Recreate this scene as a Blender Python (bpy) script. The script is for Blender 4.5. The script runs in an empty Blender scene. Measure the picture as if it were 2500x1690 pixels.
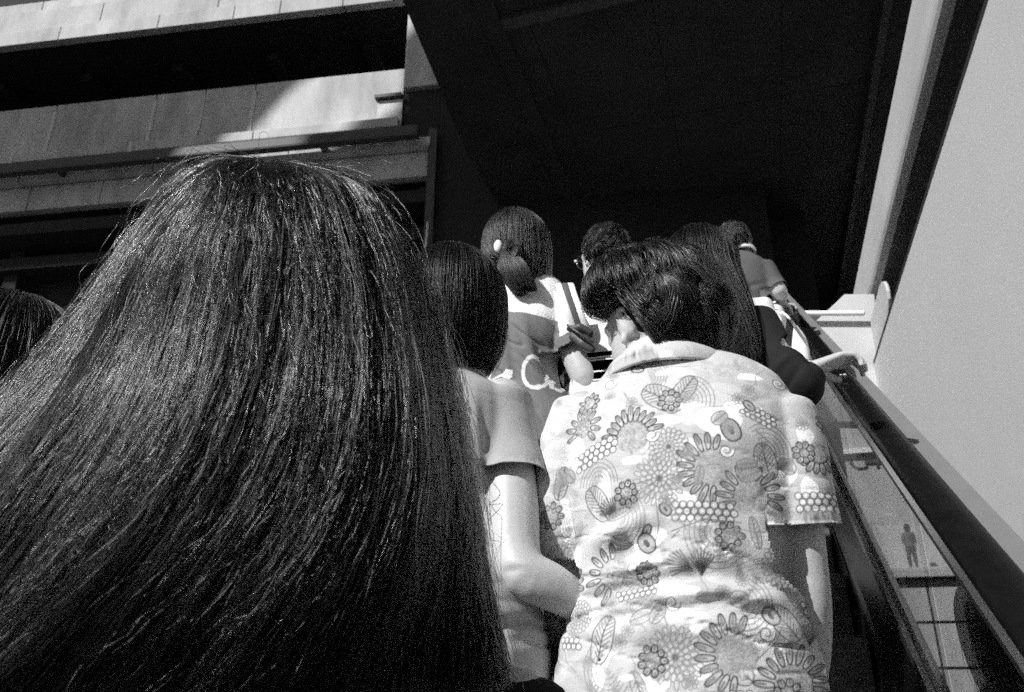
import bpy, bmesh, math
import numpy as np
from mathutils import Vector
rng = np.random.default_rng(7)

# ------------------------------------------------------------------ camera, light
# world: +Y is the direction the escalator travels, +X right, Z up; the camera stands at the origin
scene = bpy.context.scene
COL = scene.collection
F = 1944.0                     # focal length in photo pixels (28 mm on 36 mm, 2500 px)
TH = math.radians(22.5)        # camera looks up
PSI = math.radians(17.05)      # and to the left of the travel direction
hd = np.array([-math.sin(PSI), math.cos(PSI), 0.0])
rt = np.array([math.cos(PSI), math.sin(PSI), 0.0])
zz = np.array([0, 0, 1.0])
fw = hd * math.cos(TH) + zz * math.sin(TH)
up = -hd * math.sin(TH) + zz * math.cos(TH)

cam_d = bpy.data.cameras.new("camera")
cam = bpy.data.objects.new("camera", cam_d)
COL.objects.link(cam)
cam.rotation_euler = (math.radians(90) + TH, 0, PSI)
cam_d.sensor_width = 36.0
cam_d.lens = 28.0
cam_d.clip_start = 0.05
cam_d.clip_end = 2000
cam_d.dof.use_dof = True
cam_d.dof.focus_distance = 0.95
cam_d.dof.aperture_fstop = 14
scene.camera = cam

SUN_EL = math.radians(37)
SUN_AZ = math.radians(33)      # left of straight behind
SUN = np.array([-math.sin(SUN_AZ) * math.cos(SUN_EL), -math.cos(SUN_AZ) * math.cos(SUN_EL), math.sin(SUN_EL)])
world = bpy.data.worlds.new("World")
scene.world = world
world.use_nodes = True
nt = world.node_tree
nt.nodes.clear()
sky = nt.nodes.new("ShaderNodeTexSky")
sky.sky_type = 'NISHITA'
sky.sun_disc = False
sky.sun_elevation = SUN_EL
sky.sun_rotation = math.atan2(SUN[0], SUN[1])
bw = nt.nodes.new("ShaderNodeRGBToBW")      # black and white film
bg = nt.nodes.new("ShaderNodeBackground")
bg.inputs[1].default_value = 0.05
wo = nt.nodes.new("ShaderNodeOutputWorld")
nt.links.new(sky.outputs[0], bw.inputs[0])
nt.links.new(bw.outputs[0], bg.inputs[0])
nt.links.new(bg.outputs[0], wo.inputs[0])
sun_d = bpy.data.lights.new("sun", 'SUN')
sun_d.energy = 5.0
sun_d.angle = math.radians(0.5)
sun = bpy.data.objects.new("sun", sun_d)
COL.objects.link(sun)
sun.rotation_euler = Vector(SUN).to_track_quat('Z', 'Y').to_euler()
sun.location = (-5, -8, 12)
scene.view_settings.view_transform = 'Standard'
scene.view_settings.look = 'None'
scene.view_settings.gamma = 1
scene.view_settings.exposure = 0.12
scene.render.engine = 'CYCLES'
scene.cycles.max_bounces = 6
scene.cycles.use_adaptive_sampling = True
scene.cycles.adaptive_threshold = 0.05
scene.cycles.adaptive_min_samples = 12
scene.cycles.use_denoising = False      # keeps a little grain, as on fast film
scene.cycles.transparent_max_bounces = 24


def ray(px, py):
    return fw + rt * (px - 1250) / F - up * (py - 845) / F


def U(px, py, d):              # point at depth d along the view axis
    return d * ray(px, py)


def V(px, py, y):              # point on the vertical plane at travel distance y
    v = ray(px, py)
    return v * (y / v[1])


def proj(p):
    p = np.asarray(p, float)
    c = (p @ rt, p @ up, p @ fw)
    return 1250 + F * c[0] / c[2], 845 - F * c[1] / c[2]


# ------------------------------------------------------------------ materials
def mat(name, c, rough=0.6, metal=0.0, spec=0.5, noise=0.0, scale=8.0, stretch=(1, 1, 1), bump=0.0, bscale=200.0,
        attr=None, coat=0.0, sss=0.0, fine=0.0, detail=6):
    m = bpy.data.materials.new(name)
    m.use_nodes = True
    t = m.node_tree
    b = t.nodes["Principled BSDF"]
    b.inputs["Roughness"].default_value = rough
    b.inputs["Metallic"].default_value = metal
    b.inputs["Specular IOR Level"].default_value = spec
    b.inputs["Coat Weight"].default_value = coat
    if sss:
        b.inputs["Subsurface Weight"].default_value = sss
        b.inputs["Subsurface Radius"].default_value = (0.01, 0.01, 0.01)
    tc = t.nodes.new("ShaderNodeTexCoord")
    mp = t.nodes.new("ShaderNodeMapping")
    mp.inputs["Scale"].default_value = stretch
    t.links.new(tc.outputs["Object"], mp.inputs[0])
    if attr:
        a = t.nodes.new("ShaderNodeAttribute")
        a.attribute_name = attr
        src = a.outputs["Fac"]
    else:
        v = t.nodes.new("ShaderNodeValue")
        v.outputs[0].default_value = c
        src = v.outputs[0]
    for amp, sc, dt in ((noise, scale, detail), (fine, 260.0, 2)):
        if amp:
            n = t.nodes.new("ShaderNodeTexNoise")
            n.inputs["Scale"].default_value = sc
            n.inputs["Detail"].default_value = dt
            n.inputs["Roughness"].default_value = 0.65
            t.links.new(mp.outputs[0], n.inputs[0])
            r = t.nodes.new("ShaderNodeMapRange")
            r.inputs["From Min"].default_value = 0.3
            r.inputs["From Max"].default_value = 0.7
            r.inputs["To Min"].default_value = 1 - amp
            r.inputs["To Max"].default_value = 1 + amp
            t.links.new(n.outputs[0], r.inputs[0])
            mu = t.nodes.new("ShaderNodeMath")
            mu.operation = 'MULTIPLY'
            t.links.new(src, mu.inputs[0])
            t.links.new(r.outputs[0], mu.inputs[1])
            src = mu.outputs[0]
    t.links.new(src, b.inputs["Base Color"])
    if bump:
        n = t.nodes.new("ShaderNodeTexNoise")
        n.inputs["Scale"].default_value = bscale
        n.inputs["Detail"].default_value = 4
        t.links.new(mp.outputs[0], n.inputs[0])
        bp = t.nodes.new("ShaderNodeBump")
        bp.inputs["Strength"].default_value = bump
        bp.inputs["Distance"].default_value = 0.002
        t.links.new(n.outputs[0], bp.inputs["Height"])
        t.links.new(bp.outputs[0], b.inputs["Normal"])
    return m


def hair_mat(name, c, rough=0.3, rr=0.35, ior=1.34):
    m = bpy.data.materials.new(name)
    m.use_nodes = True
    t = m.node_tree
    t.nodes.clear()
    o = t.nodes.new("ShaderNodeOutputMaterial")
    hb = t.nodes.new("ShaderNodeBsdfHairPrincipled")
    hb.parametrization = 'COLOR'
    hb.inputs["Color"].default_value = (c, c, c, 1)
    hb.inputs["Roughness"].default_value = rough
    hb.inputs["Radial Roughness"].default_value = rr
    hb.inputs["Random Roughness"].default_value = 0.5
    hb.inputs["IOR"].default_value = ior
    t.links.new(hb.outputs[0], o.inputs[0])
    return m


M = dict(
    skin=mat("skin", 0.50, 0.5, noise=0.06, scale=18, bump=0.15, bscale=350, sss=0.05),
    hair_long=hair_mat("black_hair", 0.003, 0.20, ior=1.21),
    hair_glint=hair_mat("glossy_black_hair", 0.02, 0.13, 0.25, ior=1.52),
    hair_curl=hair_mat("curly_black_hair", 0.010, 0.22, ior=1.5),
    hair_soft=hair_mat("dark_hair", 0.006, 0.28, ior=1.36),
    hair_brown=hair_mat("brown_hair", 0.018, 0.30, ior=1.42),
    hair_base=mat("hair_underlayer", 0.010, 0.85, spec=0.1),
    print=mat("printed_cotton", 0.8, 0.85, spec=0.15, attr="print", bump=0.35, bscale=500, fine=0.05),
    tee=mat("grey_cotton", 0.38, 0.9, spec=0.15, noise=0.06, scale=10, bump=0.35, bscale=500, fine=0.05),
    white_cloth=mat("white_cotton", 0.82, 0.85, spec=0.15, noise=0.04, scale=14, bump=0.3, bscale=400),
    grey_cloth=mat("dark_grey_cotton", 0.10, 0.9, spec=0.15, noise=0.12, scale=14, bump=0.3, bscale=400, fine=0.1),
    black_cloth=mat("black_cotton", 0.022, 0.95, spec=0.1, noise=0.2, scale=14, bump=0.4, bscale=300),
    denim=mat("dark_denim", 0.05, 0.9, spec=0.1, noise=0.2, scale=20, bump=0.4, bscale=400),
    shoe=mat("shoe_leather", 0.03, 0.5),
    leather=mat("dark_leather", 0.06, 0.45, noise=0.3, scale=30, bump=0.5, bscale=120),
    paper=mat("white_paper", 0.85, 0.7),
    rubber=mat("black_rubber", 0.006, 0.30, spec=0.08, noise=0.3, scale=30),
    steel=mat("brushed_steel", 0.46, 0.3, metal=1.0, noise=0.12, scale=6, stretch=(40, 1, 40)),
    dark_steel=mat("dark_steel", 0.10, 0.32, metal=1.0, noise=0.2, scale=5, stretch=(40, 1, 40)),
    step=mat("step_aluminium", 0.12, 0.5, metal=0.7, noise=0.3, scale=20),
    white_wall=mat("pale_painted_wall", 0.53, 0.8, noise=0.03, scale=1.2, bump=0.5, bscale=90, fine=0.2),
    pale=mat("pale_paint", 0.50, 0.7, noise=0.10, scale=2.5, stretch=(1, 0.25, 1), bump=0.2, bscale=60, fine=0.06),
    dark_paint_and_shade=mat("dark_paint_and_shade", 0.05, 0.6, noise=0.25, scale=3),
    concrete=mat("facade_concrete", 0.46, 0.9, noise=0.32, scale=1.3, stretch=(1, 1, 0.3), bump=0.5, bscale=8, fine=0.12),
    joint=mat("joint_filler", 0.62, 0.9, noise=0.15, scale=5),
    joint_dark=mat("dark_joint", 0.12, 0.9),
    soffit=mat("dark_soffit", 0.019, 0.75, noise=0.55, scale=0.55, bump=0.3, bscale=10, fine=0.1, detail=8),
    void=mat("dark_cladding_and_shade", 0.012, 0.85, noise=0.3, scale=0.8),
    ground=mat("asphalt", 0.06, 0.95, noise=0.2, scale=3),
    terrace=mat("reflection_block_stone", 0.42, 0.85, noise=0.12, scale=0.7, bump=0.2, bscale=6, fine=0.06),
    plastic_white=mat("white_plastic", 0.85, 0.3),
    eye=mat("eye_white", 0.6, 0.2),
    trim_grey=mat("grey_trim", 0.16, 0.6, noise=0.1, scale=4),
    floor=mat("landing_stone", 0.35, 0.8, noise=0.15, scale=2),
)
gm = bpy.data.materials.new("clear_glass")
gm.use_nodes = True
t = gm.node_tree
t.nodes.clear()
o = t.nodes.new("ShaderNodeOutputMaterial")
mx = t.nodes.new("ShaderNodeMixShader")
tr = t.nodes.new("ShaderNodeBsdfTransparent")
tr.inputs[0].default_value = (0.92, 0.92, 0.92, 1)
gl = t.nodes.new("ShaderNodeBsdfGlossy")
gl.inputs["Roughness"].default_value = 0.03
fr = t.nodes.new("ShaderNodeFresnel")
fr.inputs[0].default_value = 1.5
ge = t.nodes.new("ShaderNodeNewGeometry")
ne = t.nodes.new("ShaderNodeMath")
ne.operation = 'MULTIPLY'
ne.inputs[1].default_value = 0.5
t.links.new(fr.outputs[0], ne.inputs[0])
t.links.new(ne.outputs[0], mx.inputs[0])
t.links.new(tr.outputs[0], mx.inputs[1])
t.links.new(gl.outputs[0], mx.inputs[2])
t.links.new(mx.outputs[0], o.inputs[0])
M['glass'] = gm


# ------------------------------------------------------------------ helpers
def link(name, me, m=None, parent=None, smooth=False):
    ob = bpy.data.objects.new(name, me)
    COL.objects.link(ob)
    if m is not None:
        for k in (m if isinstance(m, (list, tuple)) else [m]):
            me.materials.append(M[k])
    if parent is not None:
        ob.parent = parent
    if smooth:
        me.polygons.foreach_set("use_smooth", np.ones(len(me.polygons), bool))
    return ob


def mesh(name, vs, fs):
    me = bpy.data.meshes.new(name)
    me.from_pydata([tuple(map(float, v)) for v in vs], [], [tuple(map(int, f)) for f in fs])
    me.update()
    return me


def thing(name, label, cat, loc=(0, 0, 0), group=None):
    e = bpy.data.objects.new(name, None)
    COL.objects.link(e)
    e.empty_display_size = 0.1
    e['label'] = label
    e['category'] = cat
    if group:
        e['group'] = group
    return e


def tag(ob, label=None, cat=None, group=None, kind=None):
    for k, v in (('label', label), ('category', cat), ('group', group), ('kind', kind)):
        if v:
            ob[k] = v
    return ob


class MB:
    """collects shapes into one mesh"""
    def __init__(s):
        s.v, s.f = [], []

    def add(s, vs, fs):
        n = len(s.v)
        s.v.extend([tuple(v) for v in vs])
        s.f.extend([tuple(i + n for i in f) for f in fs])
        return s

    def box(s, lo, hi):
        x0, y0, z0 = lo
        x1, y1, z1 = hi
        return s.add([(x0, y0, z0), (x1, y0, z0), (x1, y1, z0), (x0, y1, z0), (x0, y0, z1), (x1, y0, z1), (x1, y1, z1), (x0, y1, z1)],
                     [(0, 3, 2, 1), (4, 5, 6, 7), (0, 1, 5, 4), (1, 2, 6, 5), (2, 3, 7, 6), (3, 0, 4, 7)])

    def prism(s, poly, d):      # polygon (list of 3d points) extruded by vector d
        n = len(poly)
        a = [np.array(p, float) for p in poly]
        b = [p + np.array(d, float) for p in a]
        fs = [tuple(range(n)), tuple(range(2 * n - 1, n - 1, -1))]
        for i in range(n):
            j = (i + 1) % n
            fs.append((i, i + n, j + n, j))
        return s.add(a + b, fs)

    def tube(s, pts, rad, n=16, ry=None, side=None, capf=0.6):
        """tapered tube with rounded ends. side: preferred direction of the first radius; ry second radii"""
        P = np.array(pts, float)
        R = np.array(rad, float) if np.ndim(rad) else np.full(len(P), rad)
        RY = R if ry is None else np.array(ry, float)
        T = np.gradient(P, axis=0)
        T /= np.linalg.norm(T, axis=1)[:, None] + 1e-9
        # rounded caps
        def cap(p, t, r, r2, sg):
            o = []
            for a in (0.35, 0.7, 0.92):
                o.append((p + sg * t * a * max(min(r, r2), 1e-4) * capf, math.sqrt(1 - a * a)))
            return o
        c0, c1 = cap(P[0], T[0], R[0], RY[0], -1), cap(P[-1], T[-1], R[-1], RY[-1], 1)
        P2 = [c[0] for c in c0[::-1]] + list(P) + [c[0] for c in c1]
        R2 = [R[0] * c[1] for c in c0[::-1]] + list(R) + [R[-1] * c[1] for c in c1]
        Y2 = [RY[0] * c[1] for c in c0[::-1]] + list(RY) + [RY[-1] * c[1] for c in c1]
        T2 = [T[0]] * 3 + list(T) + [T[-1]] * 3
        ref = np.array(side, float) if side is not None else (np.array([1.0, 0, 0]) if abs(T[0][0]) < 0.8 else np.array([0, 1.0, 0]))
        vs = []
        for p, r, y, t in zip(P2, R2, Y2, T2):
            a = ref - t * (ref @ t)
            a /= np.linalg.norm(a) + 1e-9
            b = np.cross(t, a)
            if side is None:
                ref = a
            for k in range(n):
                an = 2 * math.pi * k / n
                vs.append(p + a * r * math.cos(an) + b * y * math.sin(an))
        m = len(P2)
        fs = []
        for i in range(m - 1):
            for k in range(n):
                k2 = (k + 1) % n
                fs.append((i * n + k, i * n + k2, (i + 1) * n + k2, (i + 1) * n + k))
        fs.append(tuple(range(n - 1, -1, -1)))
        fs.append(tuple(range((m - 1) * n, m * n)))
        return s.add(vs, fs)

    def ball(s, c, r, ax=None, nu=20, nv=14):
        c = np.array(c, float)
        r = np.array(r if np.ndim(r) else (r, r, r), float)
        A = np.eye(3) if ax is None else np.array(ax)
        vs = [c + A.T @ (r * [0, 0, 1])]
        for i in range(1, nv):
            th = math.pi * i / nv
            for k in range(nu):
                an = 2 * math.pi * k / nu
                vs.append(c + A.T @ (r * np.array([math.sin(th) * math.cos(an), math.sin(th) * math.sin(an), math.cos(th)])))
        vs.append(c - A.T @ (r * [0, 0, 1]))
        fs = [(0, 1 + k, 1 + (k + 1) % nu) for k in range(nu)]
        for i in range(nv - 2):
            for k in range(nu):
                k2 = (k + 1) % nu
                fs.append((1 + i * nu + k, 1 + (i + 1) * nu + k, 1 + (i + 1) * nu + k2, 1 + i * nu + k2))
        L = len(vs) - 1
        b = 1 + (nv - 2) * nu
        fs += [(L, b + (k + 1) % nu, b + k) for k in range(nu)]
        return s.add(vs, fs)

    def build(s, name, m, parent=None, smooth=False, bevel=0.0):
        ob = link(name, mesh(name, s.v, s.f), m, parent, smooth)
        if bevel:
            bm = bmesh.new()
            bm.from_mesh(ob.data)
            bmesh.ops.bevel(bm, geom=list(bm.edges), offset=bevel, segments=2, affect='EDGES', profile=0.6)
            bm.to_mesh(ob.data)
            bm.free()
        return ob


def resample(P, m):
    P = np.array(P, float)
    k = len(P)
    t = np.linspace(0, k - 1, m)
    i = np.clip(t.astype(int), 0, k - 2)
    u = (t - i)[:, None] if P.ndim == 2 else t - i
    p0, p1, p2, p3 = P[np.maximum(i - 1, 0)], P[i], P[i + 1], P[np.minimum(i + 2, k - 1)]
    return 0.5 * (2 * p1 + (p2 - p0) * u + (2 * p0 - 5 * p1 + 4 * p2 - p3) * u ** 2 + (3 * p1 - p0 - 3 * p2 + p3) * u ** 3)


def fuse(mb, voxel, smooth=6):
    """voxel-fuses the collected closed shapes into one continuous surface; returns verts, quads"""
    me = mesh("tmp", mb.v, mb.f)
    ob = bpy.data.objects.new("tmp", me)
    COL.objects.link(ob)
    r = ob.modifiers.new("r", 'REMESH')
    r.mode = 'VOXEL'
    r.voxel_size = voxel
    if smooth:
        s = ob.modifiers.new("s", 'SMOOTH')
        s.iterations = smooth
        s.factor = 0.5
    dg = bpy.context.evaluated_depsgraph_get()
    ev = ob.evaluated_get(dg)
    m2 = ev.to_mesh()
    v = np.empty(len(m2.vertices) * 3)
    m2.vertices.foreach_get("co", v)
    n = np.empty(len(m2.vertices) * 3)
    m2.vertices.foreach_get("normal", n)
    f = np.empty(len(m2.loops), np.int32)
    m2.loops.foreach_get("vertex_index", f)
    ls = len(m2.loops) // max(len(m2.polygons), 1)
    ev.to_mesh_clear()
    bpy.data.objects.remove(ob)
    bpy.data.meshes.remove(me)
    return v.reshape(-1, 3), f.reshape(-1, ls), n.reshape(-1, 3)


def fast_mesh(name, v, f):
    me = bpy.data.meshes.new(name)
    me.vertices.add(len(v))
    me.vertices.foreach_set("co", np.ascontiguousarray(v, dtype=np.float32).ravel())
    k = f.shape[1]
    me.loops.add(f.size)
    me.loops.foreach_set("vertex_index", f.astype(np.int32).ravel())
    me.polygons.add(len(f))
    me.polygons.foreach_set("loop_start", np.arange(0, f.size, k, dtype=np.int32))
    me.update(calc_edges=True)
    me.validate()
    return me


def cut(v, f, keep):
    """drop every face with a vertex outside keep"""
    f = f[keep[f].all(axis=1)]
    used = np.unique(f)
    mp = np.zeros(len(v), int)
    mp[used] = np.arange(len(used))
    return v[used], mp[f], used


def vnoise(P, scale, seed=0):
    """cheap smooth noise in numpy: sum of rotated sines"""
    r = np.random.default_rng(seed)
    o = np.zeros(len(P))
    for k in range(7):
        d = r.normal(size=3)
        d /= np.linalg.norm(d)
        o += np.sin(P @ d * scale * r.uniform(0.6, 1.7) + r.uniform(0, 6.28)) / 7 * 1.8
    return o


def strands(name, P, r0, r1, m, parent, taper=1.0):
    """P: (N,K,3) array of hair points -> hair curves object"""
    N, K, _ = P.shape
    hc = bpy.data.hair_curves.new(name)
    hc.add_curves([K] * N)
    hc.attributes["position"].data.foreach_set("vector", P.astype(np.float32).ravel())
    ra = hc.attributes.get("radius") or hc.attributes.new("radius", 'FLOAT', 'POINT')
    t = np.linspace(0, 1, K) ** 1.5
    rr = np.tile(r0 + (r1 - r0) * t, (N, 1)) * rng.uniform(0.7, 1.3, (N, 1))
    ra.data.foreach_set("value", rr.astype(np.float32).ravel())
    hc.materials.append(M[m])
    ob = bpy.data.objects.new(name, hc)
    COL.objects.link(ob)
    ob.parent = parent
    return ob


# ------------------------------------------------------------------ setting: ground
T30 = math.tan(math.radians(30))
FLOOR = -6.0
me = mesh("ground", [(-400, -400, FLOOR), (400, -400, FLOOR), (400, 600, FLOOR), (-400, 600, FLOOR)], [(0, 1, 2, 3)])
tag(link("ground", me, "ground"), kind="structure")

# left facade, in its own frame (s to the right along the facade, n towards the camera)
A84 = math.radians(8.4)
fe = math.cos(A84) * rt - math.sin(A84) * hd
fn = np.cross(fe, zz)
if fn @ hd > 0:
    fn = -fn
FD = 14.0
FQ = hd * FD


def FP(s, o, z):               # facade point: s along, o out towards the camera, z up
    return FQ + fe * s + fn * o + zz * z


def fbox(mb, s0, s1, o0, o1, z0, z1):
    P = [FP(s, o, z) for z in (z0, z1) for s, o in ((s0, o0), (s1, o0), (s1, o1), (s0, o1))]
    return mb.add(P, [(0, 1, 2, 3), (7, 6, 5, 4), (4, 5, 1, 0), (5, 6, 2, 1), (6, 7, 3, 2), (7, 4, 0, 3)])


S_R = -2.46
fac = thing("building", "concrete terrace building with stacked parapets and dark open storeys, upper left", "building")
# each storey's parapet is a row of cast panels with joints between them
def parapet(z0, z1, cuts, out, th=0.22, m="concrete"):
    for a, b in zip(cuts[:-1], cuts[1:]):
        mb = MB()
        fbox(mb, a + 0.012, b - 0.012, out - th, out, z0, z1)
        mb.build("parapet_panel", m, fac, bevel=0.015)
parapet(14.86, 15.30, [-34, -30, -26, -22, -18, -14.4, -11.6, -8.9, -6.9, -5.7, -4.1, S_R], 0.06)
parapet(15.34, 16.02, [-34, -30, -26, -22, -18, -14.4, -10.6, -7.4, -4.1, S_R], 0.0)
parapet(16.10, 16.9, [-34, -28, -22, -16, -12.9, -9, -5.7, S_R], -0.5)
parapet(11.30, 12.80, [-34, -28.1, -22.2, -17, -14, -11.15, -8.55, -7.3, -6.05, S_R], 0.0)
parapet(11.02, 11.26, [-34, -25, -18, -11.75, -8.75, -5.8, S_R], 0.25, 0.45)
parapet(10.45, 10.66, [-34, -25, -18, -11.4, -8.1, -4.9, -1.72], 0.25, 0.45)
parapet(9.80, 10.42, [-34, -25, -18, -11.2, -9.4, -6.2, -4.4, -1.72], 0.05)
for s, z0, z1, m in ((-11.15, 11.31, 12.6, "joint"), (-8.55, 11.31, 12.6, "joint"), (-7.3, 11.6, 12.6, "joint"), (-6.05, 11.31, 12.6, "joint"),
                     (-11.75, 11.0, 11.27, "joint"), (-8.75, 11.0, 11.27, "joint")):
    mb = MB()
    o1 = 0.02 if z1 > 12 else 0.265
    w = 0.045 if s != -7.3 else 0.02
    fbox(mb, s - w, s + w, o1 - 0.03, o1, z0, z1)
    mb.build("joint_strip", m, fac)
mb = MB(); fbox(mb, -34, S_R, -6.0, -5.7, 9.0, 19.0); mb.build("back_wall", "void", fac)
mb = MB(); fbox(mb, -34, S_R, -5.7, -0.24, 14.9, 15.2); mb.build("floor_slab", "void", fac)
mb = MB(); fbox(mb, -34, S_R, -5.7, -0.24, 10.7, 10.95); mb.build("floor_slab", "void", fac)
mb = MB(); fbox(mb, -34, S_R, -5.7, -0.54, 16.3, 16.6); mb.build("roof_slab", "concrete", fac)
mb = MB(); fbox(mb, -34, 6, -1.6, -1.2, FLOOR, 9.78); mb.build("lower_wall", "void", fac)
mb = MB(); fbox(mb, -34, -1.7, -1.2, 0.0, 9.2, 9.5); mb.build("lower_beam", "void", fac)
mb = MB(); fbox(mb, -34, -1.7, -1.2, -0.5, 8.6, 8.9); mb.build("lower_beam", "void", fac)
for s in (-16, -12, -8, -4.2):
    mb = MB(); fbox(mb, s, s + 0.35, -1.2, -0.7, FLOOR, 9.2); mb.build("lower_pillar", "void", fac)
# deep ribs of the dark storey
for s in np.arange(-30, -3, 2.6):
    mb = MB(); fbox(mb, s, s + 0.3, -5.6, -1.2, 14.65, 14.88); mb.build("ceiling_rib", "void", fac)
# end pillar with a notch
mb = MB()
P = [(-2.44, 12.15), (-1.62, 12.15), (-1.62, 18), (-2.44, 18)]
mb.prism([FP(s, 0.12, z) for s, z in P], -fn * 0.6)
mb.build("end_pillar", "concrete", fac, bevel=0.02)
mb = MB(); fbox(mb, -3.02, -2.46, 0.012, 0.05, 10.95, 11.9); mb.build("end_recess_panel", "joint", fac, bevel=0.008)
mb = MB(); fbox(mb, -3.08, -2.46, 0.012, 0.16, 11.92, 12.0); mb.build("recess_lintel", "dark_paint_and_shade", fac)
mb = MB(); fbox(mb, -1.78, -1.6, 0.13, 0.2, 8.0, 10.9); mb.build("drain_cover", "dark_paint_and_shade", fac)
mb = MB(); mb.tube([FP(-1.72, 0.3, 7.2), FP(-1.68, 0.3, 8.5)], 0.025); mb.build("drain_pipe", "joint", fac, smooth=True)
# dark pipe rail running in front of the ledges
rl = thing("pipe_rail", "thick dark pipe rail in front of the concrete ledges, upper left", "railing")
mb = MB(); fbox(mb, -34, -1.9, 0.42, 0.62, 10.45, 10.72)
mb.build("rail_tube", "dark_paint_and_shade", rl, bevel=0.05)
for s in np.arange(-32, -2, 3.1):
    mb = MB(); fbox(mb, s, s + 0.08, 0.26, 0.44, 10.46, 10.62); mb.build("bracket", "dark_paint_and_shade", rl)

# slabs added out of frame, traced along the sun to shade the facade
def shade_caster(pts, zc, label):
    poly = []
    for s, z in pts:
        P = FP(s, 0.0, z)
        poly.append(P + SUN * ((zc - P[2]) / SUN[2]))
    c = thing("added_shade_slab", label, "shade_caster")
    MB().prism(poly, (0, 0, 0.12)).build("shade_slab", "void", c)
    m_ = np.mean(poly, axis=0)
    MB().tube([(m_[0], m_[1], FLOOR), (m_[0], m_[1], zc)], 0.3).build("caster_mast", "void", c, smooth=True)
shade_caster([(-40, 13.9), (-4.1, 13.9), (-4.62, 12.87), (-4.95, 12.72), (-5.3, 12.35), (-6.1, 11.2), (-7.2, 9.0), (-40, 9.0)], 30.0,
       "unseen slab added to shade the building on the left")
shade_caster([(-3.9, 9.9), (-3.75, 10.25), (-3.2, 10.95), (-2.9, 11.2), (-2.5, 11.6), (-2.44, 13.35), (-2.1, 13.75), (2.5, 13.75), (2.5, 2.0), (-3.9, 2.0)], 32.0,
       "smaller unseen slab added to shade the end pillar of the building")

# big dark deck overhead
HS = 9.0
dk = thing("overhead_deck", "dark mottled underside of a wide overhead deck filling the middle", "bridge")
XL, XR = -4.23, 2.97
y0 = 7.6
def xl(y):
    return -4.06 - 0.11 * (min(y, 11.0) - 7.8)
for i in range(4):
    xa = XL + (XR - XL) * i / 4
    xb = XL + (XR - XL) * (i + 1) / 4
    for (ya, yb) in ((y0, 11.6), (11.62, 16.2), (16.22, 20.2)):
        xq, xr = (xl(ya), xl(yb)) if i == 0 else (xa + 0.004, xa + 0.004)
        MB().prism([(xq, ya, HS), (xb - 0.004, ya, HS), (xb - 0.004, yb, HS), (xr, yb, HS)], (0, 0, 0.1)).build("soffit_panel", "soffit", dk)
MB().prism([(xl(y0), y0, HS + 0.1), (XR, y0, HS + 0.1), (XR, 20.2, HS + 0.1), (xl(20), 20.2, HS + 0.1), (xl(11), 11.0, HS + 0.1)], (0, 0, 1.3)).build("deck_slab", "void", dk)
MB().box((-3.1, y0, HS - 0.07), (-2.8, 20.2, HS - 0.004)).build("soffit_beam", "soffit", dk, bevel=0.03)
MB().box((XR - 0.42, y0, HS - 0.10), (XR - 0.3, 20.2, HS - 0.004)).build("soffit_beam", "dark_paint_and_shade", dk)
MB().box((-2.8, 8.55, HS - 0.1), (XR - 0.45, 8.75, HS - 0.004)).build("soffit_beam", "dark_paint_and_shade", dk)
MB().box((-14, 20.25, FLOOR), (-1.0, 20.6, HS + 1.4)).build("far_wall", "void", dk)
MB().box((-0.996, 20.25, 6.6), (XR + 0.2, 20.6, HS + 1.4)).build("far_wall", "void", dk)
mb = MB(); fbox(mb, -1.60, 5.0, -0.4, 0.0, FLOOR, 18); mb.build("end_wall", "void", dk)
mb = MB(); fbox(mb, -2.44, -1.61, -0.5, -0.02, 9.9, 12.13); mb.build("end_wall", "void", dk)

# right-hand side: pale beam with rounded underside, rounded panel, tall pale wall
bmz = thing("pale_beam", "long pale beam with a rounded underside coloured dark as shade, beside the white wall", "beam")
prof = [(1.45, 4.40), (1.45, 3.98)]
for k in range(0, 9):
    a = k / 8 * math.pi / 2
    prof.append((1.45 + 0.34 * math.sin(a) ** 1.0 * 1.0, 3.98 - 0.30 * (1 - math.cos(a))))
prof = [(1.45, 4.40), (1.45, 3.97), (1.455, 3.93), (1.468, 3.895), (1.49, 3.87), (1.53, 3.85), (1.53, 4.40)]
MB().prism([(x, 1.5, z) for x, z in prof], (0, 8.6, 0)).build("beam_body", "pale", bmz)
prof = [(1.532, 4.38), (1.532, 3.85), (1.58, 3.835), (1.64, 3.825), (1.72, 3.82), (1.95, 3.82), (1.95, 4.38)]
MB().prism([(x, 1.5, z) for x, z in prof], (0, 8.6, 0)).build("beam_underside_shade", "dark_paint_and_shade", bmz)  # underside coloured dark to stand in for its shade
tb = MB()
pts = []
zt, zb_, ys, r = 3.40, 3.02, 7.15, 0.16
for k in range(9):
    a = math.pi / 2 + k / 8 * math.pi
    pts.append((1.34, ys + r * 1.9 + math.cos(a) * r * 1.9, (zt + zb_) / 2 + math.sin(a) * (zt - zb_) / 2))
pts += [(1.34, 10.1, zb_), (1.34, 10.1, zt)]
tb.prism(pts, (0.03, 0, 0))
tag(tb.build("rounded_panel", "pale", bevel=0.01), "pale round-ended panel standing between the beam and the white wall", "panel")

ww = thing("white_wall", "tall plain pale wall filling the right edge above the handrail", "wall")
MB().box((1.302, 0.9, 2.922), (1.45, 9.0, 2.958)).build("top_shade_strip", "void", ww)  # dark strip in place of the shade along the wall's top edge
def wz(y):
    return -2.36 + T30 * y
poly = [(1.3, 0.9, wz(0.9)), (1.3, 9.0, wz(9.0)), (1.3, 9.0, 2.92), (1.3, 0.9, 2.92)]
MB().prism(poly, (0.16, 0, 0)).build("wall_slab", "white_wall", ww, bevel=0.012)

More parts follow.
